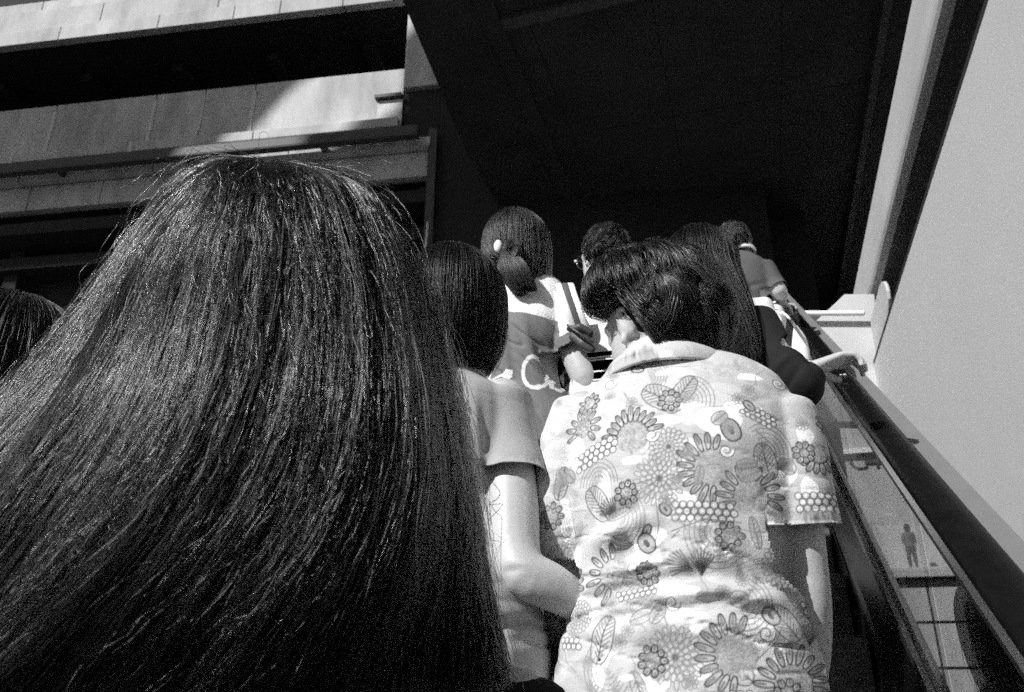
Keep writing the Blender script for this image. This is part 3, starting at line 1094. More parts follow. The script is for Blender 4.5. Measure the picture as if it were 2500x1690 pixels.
def mum(x, y, R=62):
    for rr, n, ln in ((R, 20, 20), (R * 0.76, 17, 18), (R * 0.52, 13, 15), (R * 0.3, 9, 12)):
        for k in range(n):
            a = 6.283 * k / n + rr
            cv.petal(x + math.cos(a) * (rr - ln), y + math.sin(a) * (rr - ln), a, ln, 5.5, 0.62, 0.24, 1.8, al=0.7)
    cv.blob([(x + 7 * math.cos(a), y + 7 * math.sin(a)) for a in np.linspace(0, 6.28, 10)], 0.15)


def sunf(x, y, R, a0, a1, n, ln=42):
    an = np.linspace(0, 6.28, 26)
    cv.blob([(x + R * 1.0 * math.cos(a), y + R * 0.95 * math.sin(a)) for a in an], 0.44)
    for _ in range(130):
        a, r_ = cr.uniform(0, 6.28), R * math.sqrt(cr.random())
        p = (x + r_ * math.cos(a), y + r_ * math.sin(a))
        cv.line([p, (p[0] + 3, p[1] + 2)], 2.0, cr.choice([0.25, 0.62]), 0.8)
    for k in range(n):
        a = a0 + (a1 - a0) * k / (n - 1)
        cv.petal(x + math.cos(a) * R * 0.92, y + math.sin(a) * R * 0.92, a + 0.15, ln * cr.uniform(0.8, 1.1), 7, 0.55, GD * 1.6, 2.4, tip=0.16)


def chain(x, y, nx, ny, ang=0.0, r=9):
    for j in range(ny):
        for i in range(nx):
            u, v = i * r * 2 + (j % 2) * r, j * r * 1.7
            cx, cy_ = x + u * math.cos(ang) - v * math.sin(ang), y + u * math.sin(ang) + v * math.cos(ang)
            p = [(cx + r * .95 * math.cos(a), cy_ + r * .95 * math.sin(a)) for a in np.linspace(0, 6.28, 10)]
            cv.blob(p, 0.8)
            cv.line(p, 2.3, 0.14)


def curl(x, y, r=16, sg=1):
    an = np.linspace(0, 8.5, 26)
    cv.line([(x + sg * r * (1 - a / 11) * math.cos(a), y + r * (1 - a / 11) * math.sin(a)) for a in an], 5, GW)
    cv.line([(x + sg * (r + 3.5) * (1 - a / 11) * math.cos(a), y + (r + 3.5) * (1 - a / 11) * math.sin(a)) for a in an], 1.8, GM)


def bud(x, y, ang, ln=60, w=20):
    cv.petal(x, y, ang, ln, w, 0.40, GD * 1.5, 3)
    cv.petal(x + math.cos(ang) * ln * .25, y + math.sin(ang) * ln * .25, ang, ln * .5, w * .4, 0.12, 0.5, 2)


def shell(x, y, r, ang):
    for k in range(6, 0, -1):
        q = r * k / 6
        an = np.linspace(ang - 1.6, ang + 1.6, 14)
        pl = [(x + q * math.cos(a), y + q * 1.15 * math.sin(a)) for a in an]
        cv.line(pl, 1.8, 0.24)
    for a in np.linspace(ang - 1.4, ang + 1.4, 9):
        cv.line([(x, y), (x + r * math.cos(a), y + r * 1.15 * math.sin(a))], 1.4, 0.40, 0.8)


shell(1710, 990, 60, -1.2); shell(1460, 1170, 55, -1.5); shell(1360, 1250, 45, 1.6); shell(1880, 1130, 60, -0.6); shell(1520, 1270, 60, 0.6)
shell(1470, 1600, 60, 2.2); shell(1740, 1320, 70, 2.6); shell(1940, 1540, 60, -0.9); shell(1610, 910, 45, -.3); shell(1790, 1480, 60, 0.4)
leaf(1690, 1010, 3.75, 120, 32); leaf(1665, 1000, -0.9, 95, 26); leaf(1880, 1200, -1.7, 90, 26); leaf(1480, 1260, 4.2, 100, 28); leaf(1900, 1560, -2.2, 90, 26)
leaf(1440, 1590, -1.2, 110, 28); leaf(1330, 1180, -1.3, 90, 18); leaf(1990, 1350, -1.4, 60, 20); leaf(1790, 1640, -2.5, 90, 25)
spray(1680, 1400, -2.6, 9, 62); spray(1500, 1260, -2.0, 9, 55); spray(1700, 1412, -1.4, 9, 60); spray(1920, 1570, -1.2, 9, 50)
mum(1622, 1185, 66); mum(1650, 1110, 50); mum(1630, 1585, 66); mum(1885, 1400, 50); mum(1320, 1330, 40); mum(1975, 1290, 30); mum(1390, 1480, 40)
sunf(1560, 1070, 44, -3.3, -0.3, 12); sunf(1750, 1170, 48, 1.6, 4.9, 11, 46); sunf(1830, 1240, 42, -3.5, 0.3, 11); sunf(1490, 1390, 38, 1.9, 4.6, 7)
sunf(1760, 1585, 48, 1.7, 5.0, 11, 46); sunf(1875, 1650, 44, -3.5, 0.2, 11); sunf(1420, 1010, 26, -3.6, 0.8, 9, 34); sunf(2000, 1130, 28, 0.2, 3.2, 9, 32); sunf(1580, 1760, 44, -3.5, 0.2, 11)
sunf(1350, 1400, 26, -3.5, 0.2, 9, 30)
chain(1395, 1090, 7, 3, -0.25); chain(1655, 1250, 8, 3, 0.1); chain(1845, 1010, 6, 3, 0.55, 7); chain(1940, 1235, 6, 3, 0.0); chain(1500, 1440, 7, 2, -0.1, 7); chain(1920, 1480, 5, 2, 0.1, 8)
chain(1690, 1665, 6, 2, 0.0); chain(1340, 1530, 4, 2, 0.1, 8)
for p in ((1785, 1130), (1610, 1075), (1545, 1385), (1830, 1545), (1630, 1470), (1500, 900), (1930, 940), (1940, 1330)):
    curl(*p)
bud(1790, 1050, 1.2, 60, 22); bud(1620, 1245, 0.9, 34, 12); bud(1590, 1290, 2.2, 30, 9); bud(1565, 1310, 1.0, 50, 20); bud(1840, 1000, 0.9, 34, 10); bud(1830, 1490, 0.9, 44, 16); bud(1560, 870, 0.3, 36, 10)
for p in ([(1610, 1240), (1612, 1290), (1600, 1330)], [(1640, 1310), (1720, 1290), (1800, 1300)], [(1540, 940), (1560, 980), (1590, 990)], [(1880, 1110), (1850, 1160), (1800, 1170)],
          [(1600, 1470), (1620, 1520)], [(1860, 1080), (1900, 1120)], [(1800, 1600), (1850, 1560), (1870, 1520)], [(1660, 1310), (1640, 1325)]):
    cv.line(p, 2.4, 0.22)
for _ in range(26):
    leaf(cr.uniform(1290, 2080), cr.uniform(880, 1840), cr.uniform(0, 6.28), cr.uniform(40, 75), cr.uniform(10, 18), 7, 0.24)
for _ in range(16):
    sunf(cr.uniform(1290, 2080), cr.uniform(880, 1840), cr.uniform(12, 20), 0, 5.6, 9, 18)
for _ in range(14):
    wblob(cr.uniform(1290, 2080), cr.uniform(880, 1840), cr.uniform(8, 18), cr.uniform(6, 14))
# fine line clutter between the large motifs
for _ in range(300):
    x, y = cr.uniform(1280, 2100), cr.uniform(830, 1860)
    k = cr.integers(0, 4)
    a = cr.uniform(0, 6.28)
    if k == 0:
        for q in (0.5, 0.75, 1.0):
            cv.line(arc_(x, y, 26 * q, 20 * q, a, a + 3.6), 1.5, 0.30, 0.55)
    elif k == 1:
        for b in np.linspace(0, 6.28, 9)[:-1]:
            cv.petal(x, y, b + a, 16, 4.5, None, 0.30, 1.4)
    elif k == 2:
        for b in range(7):
            cv.line([(x + b * 5 * math.cos(a), y + b * 5 * math.sin(a)), (x + b * 5 * math.cos(a) + 14 * math.cos(a + 1), y + b * 5 * math.sin(a) + 14 * math.sin(a + 1))], 1.5, 0.28, 0.6)
    else:
        cv.line([(x + q * 12 * math.cos(a) + 6 * math.sin(q * 1.3), y + q * 12 * math.sin(a)) for q in range(7)], 1.6, 0.25, 0.7)
# soften the print a little, as ink on cloth
k_ = cv.a.copy()
for _ in range(2):
    k_[1:-1, 1:-1] = (k_[1:-1, 1:-1] * 4 + k_[:-2, 1:-1] + k_[2:, 1:-1] + k_[1:-1, :-2] + k_[1:-1, 2:]) / 8
cv.a = k_
# shirt-cloth coordinates: the print lies flat across the back, measured on the plane of the shoulder blades
O_ = V(1650, 1200, 1.24)
ex = (V(1750, 1200, 1.24) - O_)[0] / 100
ez = (O_ - V(1650, 1300, 1.24))[2] / 100


def floral(v):
    u = 1650 + (v[:, 0] - O_[0]) / ex
    w = 1200 + (O_[2] - v[:, 2]) / ez + (v[:, 0] - O_[0]) / ex * 0.04
    H, W = cv.a.shape
    X = np.clip(u - cv.x0, 0, W - 1.01); Y = np.mod(w - cv.y0, H - 1.01)
    xi, yi = X.astype(int), Y.astype(int)
    fx, fy = X - xi, Y - yi
    a = cv.a
    return a[yi, xi] * (1 - fx) * (1 - fy) + a[yi, xi + 1] * fx * (1 - fy) + a[yi + 1, xi] * (1 - fx) * fy + a[yi + 1, xi + 1] * fx * fy


# ---- P1: woman with long hair, nearest
d1 = 0.545
C1 = np.array([-0.352, 0.535, 0.238])
secs1 = [(np.array([-0.36, 0.66, 0.06]), 0.075, 0.055), (np.array([-0.36, 0.67, 0.0]), 0.15, 0.07), (np.array([-0.36, 0.68, -0.12]), 0.155, 0.085), (np.array([-0.36, 0.68, -0.30]), 0.14, 0.09),
         (np.array([-0.36, 0.68, -0.44]), 0.165, 0.11)]
arms1 = [[(np.array([-0.36 + q * 0.145, 0.68, -0.03]), 0.045), (np.array([-0.36 + q * 0.185, 0.69, -0.18]), 0.040), (np.array([-0.36 + q * 0.19, 0.72, -0.31]), 0.035), (np.array([-0.36 + q * 0.14, 0.86, -0.34]), 0.026)] for q in (-1, 1)]
p1 = Person("woman with very long straight black hair, nearest to us and filling the left", C1, secs1, arms1, hs=1.0, feet_y=0.7,
            hands=[dict(wrist=arms1[0][-1][0], direc=(0.3, 1, 0), palm_n=(0.3, 0, -1), side=-1), dict(wrist=arms1[1][-1][0], direc=(-0.3, 1, 0), palm_n=(-.3, 0, -1), side=1)])
p1.shirt("black_cloth", sleeve=0.9, voxel=0.01)
p1.trousers()


def G(*pts):
    # the hair hangs straight down the back, so it comes nearer to the lens in depth as it falls
    return resample([U(x, y, d * np.interp(y, [600, 950, 1250, 1500, 1800], [1, .905, .85, .815, .80])) for x, y, d in pts], 30)


guides = [
    G((655, 392, .665), (560, 400, .72), (470, 470, .74), (400, 600, .745), (300, 780, .73), (150, 980, .71), (-60, 1210, .69), (-300, 1420, .67)),
    G((640, 386, .660), (520, 392, .68), (430, 450, .69), (345, 580, .695), (215, 780, .685), (60, 970, .67), (-150, 1200, .65), (-350, 1400, .63)),
    G((630, 385, .645), (530, 400, .635), (455, 470, .625), (370, 620, .615), (255, 850, .60), (90, 1100, .59), (-90, 1340, .58), (-280, 1560, .56)),
    G((632, 386, .635), (560, 410, .605), (520, 480, .585), (450, 640, .565), (370, 900, .55), (215, 1200, .545), (30, 1480, .54), (-120, 1690, .53)),
    G((640, 388, .630), (610, 420, .59), (595, 490, .565), (555, 670, .54), (480, 950, .53), (335, 1250, .53), (130, 1530, .53), (-60, 1760, .52)),
    G((650, 388, .630), (680, 420, .585), (690, 490, .56), (690, 670, .535), (655, 950, .525), (555, 1250, .525), (370, 1530, .525), (170, 1780, .52)),
    G((662, 388, .632), (755, 420, .595), (790, 490, .572), (815, 670, .545), (810, 950, .533), (750, 1240, .53), (595, 1520, .53), (400, 1780, .525)),
    G((672, 388, .638), (820, 425, .62), (880, 500, .60), (930, 680, .575), (950, 950, .56), (925, 1230, .555), (820, 1500, .55), (650, 1770, .545)),
    G((678, 390, .650), (845, 428, .655), (922, 510, .645), (975, 680, .63), (1022, 950, .61), (1040, 1220, .60), (1000, 1450, .595), (900, 1740, .59)),
    G((680, 392, .665), (835, 430, .70), (930, 530, .70), (1010, 690, .69), (1066, 900, .675), (1105, 1150, .665), (1130, 1390, .655), (1195, 1690, .64)),
    G((676, 395, .680), (790, 440, .74), (900, 560, .755), (985, 720, .75), (1040, 930, .735), (1070, 1160, .72), (1100, 1400, .70), (1150, 1690, .69)),
]
GA = np.array(guides)          # (G, 30, 3)


def guided(n, seed, thick, clumps=90, cl=0.55, wav=0.004, urange=(0, 1), t0max=0.30, fly=0.0, tlen=(0.82, 1.0), kink=0.0015, t0min=0.0):
    """hair strands interpolated between the guide locks"""
    r = np.random.default_rng(seed)
    K = 34
    g = len(GA)
    u = r.uniform(urange[0], urange[1], n)
    uc = (np.floor(u * clumps) + 0.5 + 0.35 * np.sin(np.floor(u * clumps) * 12.9)) / clumps
    lay = r.uniform(0, 1, n)
    t0 = r.uniform(0, 1, n) ** 1.6 * t0max
    t0[r.random(n) < 0.3] *= 0.1
    t0 = t0 + t0min
    te = r.uniform(tlen[0], tlen[1], n)
    t = t0[:, None] + (te - t0)[:, None] * np.linspace(0, 1, K)[None, :]
    cw = cl * np.clip((t - 0.12) / 0.6, 0, 1)
    cidx = np.floor(u * clumps)
    drift = 0.034 * np.sin(t * 5.0 + cidx[:, None] * 0.9) * np.clip(t * 2, 0, 1)
    uu = u[:, None] * (1 - cw) + uc[:, None] * cw + drift * 0.5 + r.normal(0, 0.006, (n, 1)) * t * 3 * (0.4 + r.random((n, 1)))
    uu = np.clip(uu, 0, 1) * (g - 1)
    i = np.clip(uu.astype(int), 0, g - 2)
    fu = uu - i
    tt = np.clip(t, 0, 1) * 29
    j = np.clip(tt.astype(int), 0, 28)
    ft = tt - j

    def at(ii, jj):
        return GA[np.clip(ii, 0, g - 1), jj]
    def catm(jj):
        p0, p1_, p2_, p3 = at(i - 1, jj), at(i, jj), at(i + 1, jj), at(i + 2, jj)
        w = fu[..., None]
        return 0.5 * (2 * p1_ + (p2_ - p0) * w + (2 * p0 - 5 * p1_ + 4 * p2_ - p3) * w ** 2 + (3 * p1_ - p0 - 3 * p2_ + p3) * w ** 3)
    P = catm(j) * (1 - ft[..., None]) + catm(j + 1) * ft[..., None]
    ax = np.array([C1[0], C1[1] + 0.02])
    out = P.copy()
    out[..., :2] -= ax
    out[..., 2] = 0
    out /= np.linalg.norm(out, axis=-1, keepdims=True) + 1e-9
    # root strands lie on the scalp; depth layers; ridges between the locks
    ridge = 0.017 * np.sin(cidx * 2.1)[:, None] * np.clip((t - 0.15) * 1.6, 0, 1) + 0.009 * np.sin(cidx * 5.7 + 1)[:, None] * np.clip((t - 0.3) * 1.6, 0, 1)
    off = -lay[:, None] * thick * np.clip(t * 3 + 0.15, 0, 1) + ridge
    P = P + out * off[..., None]
    lift = 0.006 * np.exp(-((t - t0[:, None]) / 0.04)) * (1 - lay[:, None]) * 0.5
    P = P - out * lift[..., None]
    # fine wander of the single hair
    ph = r.uniform(0, 6.28, (n, 3))
    am = r.uniform(0.2, 1.0, (n, 1)) ** 2
    s_ = np.linspace(0, 1, K)[None, :]
    for q in range(3):
        P[..., q] += wav * am * (np.sin(s_ * r.uniform(4, 11, (n, 1)) + ph[:, q:q + 1]) * s_ + 0.25 * np.sin(s_ * r.uniform(20, 34, (n, 1)) + ph[:, q:q + 1]) * s_)
    ka = kink * r.random((n, 1)) ** 3
    for q in range(3):
        P[..., q] += ka * np.sin(s_ * r.uniform(16, 40, (n, 1)) + r.uniform(0, 6.28, (n, 1))) * np.clip((t - 0.10) * 3, 0, 1)
    if fly:
        w = r.normal(0, fly, (n, 3))
        w2 = r.normal(0, fly, (n, 3))
        P += w[:, None, :] * (s_ ** 1.3)[..., None] + w2[:, None, :] * (np.sin(s_ * 3.1) ** 2)[..., None]
        P += out * (0.006 * np.sin(s_ * 3.14) * r.random((n, 1)))[..., None]
    return P


strands("hair", guided(42000, 11, 0.034, 46, 0.78, 0.0025), 0.00032, 0.00022, "hair_long", p1.root)
strands("loose_hair", guided(5600, 12, 0.010, 230, 0.4, 0.006, fly=0.004, kink=0.007, t0max=0.5, t0min=0.10), 0.00024, 0.00010, "hair_glint", p1.root)
strands("stray_hair", guided(260, 13, 0.0, 300, 0.1, 0.008, fly=0.012, tlen=(0.25, 1.0), kink=0.008), 0.00016, 0.00007, "hair_glint", p1.root)
mb = MB(); mb.ball(C1 + [0, -0.006, 0.018], (0.078, 0.094, 0.090), nu=30, nv=20)
gb = GA[1:-1, 4:28:3]
ax = np.array([C1[0], C1[1] + 0.02, 0])
o3 = gb.copy(); o3[..., :2] -= ax[:2]; o3[..., 2] = 0
o3 /= np.linalg.norm(o3, axis=-1, keepdims=True)
inn = gb - o3 * 0.040
a_, b_ = inn.shape[:2]
vs = list(inn.reshape(-1, 3)) + list((inn - o3 * 0.012).reshape(-1, 3))
fs = []
for i in range(a_ - 1):
    for j in range(b_ - 1):
        q = (i * b_ + j, i * b_ + j + 1, (i + 1) * b_ + j + 1, (i + 1) * b_ + j)
        fs.append(q); fs.append(tuple(a_ * b_ + k for k in q[::-1]))
mb.add(vs, fs)
mb.build("hair_underlayer", "hair_base", p1.root, True)

# ---- P2: dark head at the left edge
C2 = V(5, 1010, 0.66)
def std_secs(cx, yc, ztop, w=0.17, dx=0.0):
    z = ztop
    return [(np.array([cx, yc, z]), 0.075, 0.06), (np.array([cx, yc, z - 0.05]), w * 0.92, 0.08), (np.array([cx, yc, z - 0.15]), w, 0.10), (np.array([cx, yc, z - 0.32]), w * 0.85, 0.095),
            (np.array([cx, yc, z - 0.46]), w * 1.0, 0.11), (np.array([cx, yc, z - 0.58]), w * 1.02, 0.115)]
def std_arms(cx, yc, z, w=0.17):
    return [[(np.array([cx + q * (w - 0.01), yc, z - 0.06]), 0.046), (np.array([cx + q * (w + 0.035), yc + 0.01, z - 0.2]), 0.040), (np.array([cx + q * (w + 0.035), yc + 0.04, z - 0.33]), 0.035),
             (np.array([cx + q * (w - 0.02), yc + 0.2, z - 0.38]), 0.026)] for q in (-1, 1)]
def std_hands(arms):
    return [dict(wrist=arms[0][-1][0], direc=(0.4, 1, 0), palm_n=(0.6, 0, -1), side=-1), dict(wrist=arms[1][-1][0], direc=(-0.4, 1, 0), palm_n=(-.6, 0, -1), side=1)]
zt = C2[2] - 0.16
ar = std_arms(C2[0], 0.68, zt)
p2 = Person("woman with a dark bob at the left edge, half hidden by the long black hair", C2, std_secs(C2[0], 0.68, zt), ar, std_hands(ar), feet_y=0.7, voxel=0.008)
p2.shirt("black_cloth", sleeve=0.45, voxel=0.010)
p2.trousers()
p2.cap_mesh()
p2.falling_hair(16000, C2[2] - 0.12, "hair_soft", thick=0.022, r0=0.0004, r1=0.0002, seed=21, wave=0.005, fly=0.05)

# ---- P3: bob hair, plain tee, arm linked with the floral shirt
Y3 = 1.30
secs3 = [sec(925, 1060, 1180, Y3, 0.06), sec(950, 1020, 1215, Y3, 0.075), sec(985, 990, 1245, Y3, 0.09), sec(1060, 985, 1255, Y3, 0.105), sec(1180, 985, 1245, Y3, 0.105), sec(1320, 985, 1250, Y3, 0.10),
         sec(1450, 985, 1290, Y3, 0.11), sec(1560, 975, 1318, Y3, 0.12), sec(1700, 965, 1330, Y3, 0.125), sec(1830, 960, 1335, Y3, 0.12)]
arm3r = [(V(1225, 985, Y3), 0.050), (V(1243, 1110, Y3 - 0.01), 0.0425), (V(1250, 1240, Y3 - 0.03), 0.0445), (V(1254, 1345, Y3 - 0.05), 0.043), (V(1282, 1400, Y3 - 0.06), 0.038), (V(1345, 1432, Y3 - 0.04), 0.036),
         (V(1425, 1478, Y3 + 0.0), 0.029), (V(1470, 1500, Y3 + 0.03), 0.024)]
arm3l = [(V(1000, 985, Y3), 0.046), (V(965, 1120, Y3), 0.042), (V(960, 1280, Y3 + 0.03), 0.036), (V(1000, 1400, Y3 + 0.2), 0.026)]
C3 = V(1112, 765, Y3 + 0.01)
p3 = Person("woman with a smooth dark bob in a plain light tee, bare arm bent", C3, secs3, [arm3l, arm3r],
            [dict(wrist=arm3l[-1][0], direc=(0.4, 1, 0), palm_n=(0.6, 0, -1), side=-1), dict(wrist=arm3r[-1][0], direc=(0.9, 0.5, -0.1), palm_n=(0.3, 0.6, -0.2), side=1, curl=0.5)],
            feet_y=1.3, voxel=0.0045, hs=0.98, bfold=fold_fn([(V(1262, 1392, Y3 - .09), (1, 0, 0.1), 0.016, 0.004, -0.0045), (V(1275, 1380, Y3 - .09), (1, 0, -.3), 0.03, 0.010, 0.003)], 0.0012, 30, 8))
q = V(1170, 1000, Y3)
f3 = fold_fn([(V(1185, 1060, Y3 - .1), (0.15, 0, -1), 0.06, 0.008, -0.010), (V(1165, 1080, Y3 - .1), (0.1, 0, -1), 0.08, 0.008, 0.008), (V(1200, 1540, Y3 - .1), (1, 0, 0.25), 0.05, 0.008, -0.008),
              (V(1230, 1500, Y3 - .1), (1, 0, -0.5), 0.06, 0.009, 0.008), (V(1250, 1600, Y3 - .1), (0.2, 0, -1), 0.06, 0.010, 0.006)], 0.003, 26, 2, crease=0.004, zc=V(1250, 1540, 1.2)[2], zw=0.07)
p3.shirt("tee", sleeve=[0.3, 0.205], grow=0.008, sgrow=0.007, voxel=0.005, folds=f3, neck=(V(1118, 925, Y3) + [0, 0.0, -0.004], 0.062), flare=[0.004, 0.022], thick=0.002)
p3.trousers()
p3.cap_mesh()
p3.falling_hair(26000, lambda a: C3[2] - 0.115 - 0.012 * np.cos(a), "hair_soft", R=(0.084, 0.100, 0.100), thick=0.022, r0=0.0005, r1=0.00025, seed=31, wave=0.002, inward=0.028, fly=0.015, zj=0.008)

# ---- P6: curly hair, floral shirt
Y6 = 1.32
secs6 = [sec(862, 1560, 1705, Y6, 0.06), sec(895, 1500, 1775, Y6, 0.075), sec(945, 1440, 1860, Y6, 0.095), sec(1010, 1405, 1925, Y6, 0.11), sec(1110, 1400, 1945, Y6, 0.125), sec(1220, 1410, 1945, Y6, 0.125),
         sec(1320, 1418, 1942, Y6, 0.12), sec(1400, 1422, 1936, Y6, 0.118), sec(1460, 1418, 1948, Y6, 0.122), sec(1540, 1398, 1975, Y6, 0.13), sec(1640, 1378, 2002, Y6, 0.137), sec(1760, 1362, 2020, Y6, 0.14)]
arm6l = [(V(1432, 1020, Y6), 0.052), (V(1388, 1130, Y6 + 0.01), 0.046), (V(1382, 1260, Y6 + 0.02), 0.042), (V(1385, 1400, Y6 + 0.05), 0.038), (V(1378, 1520, Y6 + 0.06), 0.036), (V(1372, 1600, Y6 + 0.12), 0.033), (V(1400, 1660, Y6 + 0.22), 0.026)]
arm6r = [(V(1895, 1025, Y6), 0.052), (V(1926, 1120, Y6 - 0.005), 0.045), (V(1942, 1240, Y6), 0.040), (V(1958, 1360, Y6 + 0.01), 0.037), (V(1972, 1470, Y6 + 0.02), 0.035), (V(1975, 1580, Y6 + 0.05), 0.033), (V(1968, 1680, Y6 + 0.10), 0.029), (V(1960, 1760, Y6 + .16), 0.024)]
C6 = V(1590, 798, Y6 + 0.0)
p6 = Person("short-haired woman with dark curls in a pale flower-printed shirt", C6, secs6, [arm6l, arm6r],
            [dict(wrist=arm6l[-1][0], direc=(0.2, 1, 0), palm_n=(0.6, 0, -1), side=-1), dict(wrist=arm6r[-1][0], direc=(-0.1, 0.7, -0.7), palm_n=(-.8, 0, 0), side=1)],
            yaw=0.9, pitch=-0.15, feet_y=1.4, voxel=0.005, hs=0.98)
Yb = Y6 - 0.12
f6 = fold_fn([
    (V(1430, 1200, Yb), (0.12, 0, -1), 0.09, 0.012, -0.016), (V(1413, 1120, Yb), (-0.05, 0, -1), 0.08, 0.009, -0.012),
    (V(1480, 1265, Yb), (1, 0, 0.35), 0.055, 0.014, -0.014), (V(1480, 1300, Yb), (1, 0, 0.28), 0.06, 0.016, 0.014),
    (V(1500, 1345, Yb), (1, 0, 0.32), 0.055, 0.012, -0.018), (V(1560, 1330, Yb), (0.35, 0, -1), 0.025, 0.012, 0.010),
    (V(1520, 1435, Yb), (1, 0, 0.16), 0.11, 0.014, -0.016), (V(1520, 1405, Yb), (1, 0, 0.12), 0.10, 0.018, 0.013),
    (V(1750, 1415, Yb), (1, 0, -0.02), 0.12, 0.020, -0.011), (V(1760, 1455, Yb), (1, 0, -0.02), 0.16, 0.018, 0.014),
    (V(1560, 1498, Yb), (1, 0, 0.12), 0.12, 0.011, -0.015), (V(1860, 1492, Yb), (1, 0, -0.2), 0.06, 0.011, -0.024), (V(1920, 1512, Yb), (1, 0, -0.3), 0.04, 0.012, -0.02),
    (V(1700, 1480, Yb), (1, 0, 0.25), 0.07, 0.010, -0.012), (V(1660, 1530, Yb), (1, 0, 0.02), 0.2, 0.024, 0.012), (V(1700, 1300, Yb), (0.5, 0, 1), 0.10, 0.03, 0.007),
    (V(1880, 1300, Yb), (-0.2, 0, 1), 0.10, 0.02, 0.006), (V(1936, 1180, Yb), (0.03, 0, 1), 0.10, 0.008, -0.007), (V(1650, 1160, Yb), (0.1, 0, 1), 0.06, 0.06, 0.006),
    (V(1450, 1600, Yb), (0.5, 0, -1), 0.08, 0.014, -0.008), (V(1560, 1600, Yb), (-0.4, 0, -1), 0.08, 0.02, 0.006)], 0.0018, 22, 4, crease=0.0045, zc=V(1650, 1440, 1.2)[2], zw=0.085)
p6.shirt("print", sleeve=[0.43, 0.33], grow=0.010, sgrow=0.012, voxel=0.0048, folds=f6, neck=(V(1630, 868, Y6) + [0, 0.0, -0.008], 0.058), colour=floral,
         dense=lambda c: c.z > V(1650, 1720, 1.24)[2], flare=[0.012, 0.018], thick=0.0025, sm=4)
# collar: a folded band round the neck
nc = V(1632, 905, Y6)
mb = MB()
K = 40
prof = [(-0.002, 0.0), (0.004, 0.030), (0.010, 0.040), (0.019, 0.030), (0.044, -0.012), (0.040, -0.016), (0.014, 0.026), (0.009, 0.032), (0.005, 0.024)]
vs = []
for k in range(K):
    a = 2 * math.pi * k / K + math.pi / 2 + 0.0
    back = 0.5 - 0.5 * math.sin(a)
    for (dr_, dz_) in prof:
        rr_ = 1.0
        vs.append((nc[0] + (0.062 + dr_ * 1.25) * math.cos(a), nc[1] + (0.064 + dr_ * 1.15) * math.sin(a), nc[2] - 0.010 + dz_ * (0.75 + 0.35 * back) - 0.02 * (1 - back) + 0.006 * back))
m_ = len(prof)
fs = [(k * m_ + i, ((k + 1) % K) * m_ + i, ((k + 1) % K) * m_ + (i + 1) % m_, k * m_ + (i + 1) % m_) for k in range(K) for i in range(m_)]
me = mesh("collar", vs, fs)
bm = bmesh.new(); bm.from_mesh(me); bmesh.ops.subdivide_edges(bm, edges=bm.edges, cuts=3, use_grid_fill=True, smooth=0.6); bmesh.ops.recalc_face_normals(bm, faces=bm.faces); bm.to_mesh(me); bm.free()
ob = link("collar", me, "print", p6.root, True)
vv = np.empty(len(me.vertices) * 3); me.vertices.foreach_get("co", vv); vv = vv.reshape(-1, 3)
at = me.attributes.new("print", 'FLOAT', 'POINT'); at.data.foreach_set("value", floral(vv * [1, 1, 1] + [0.01, 0, -0.02]).astype(np.float32))
p6.trousers()
p6.cap_mesh(0.076, 0.094, 0.090, (0, -0.018, 0.034))


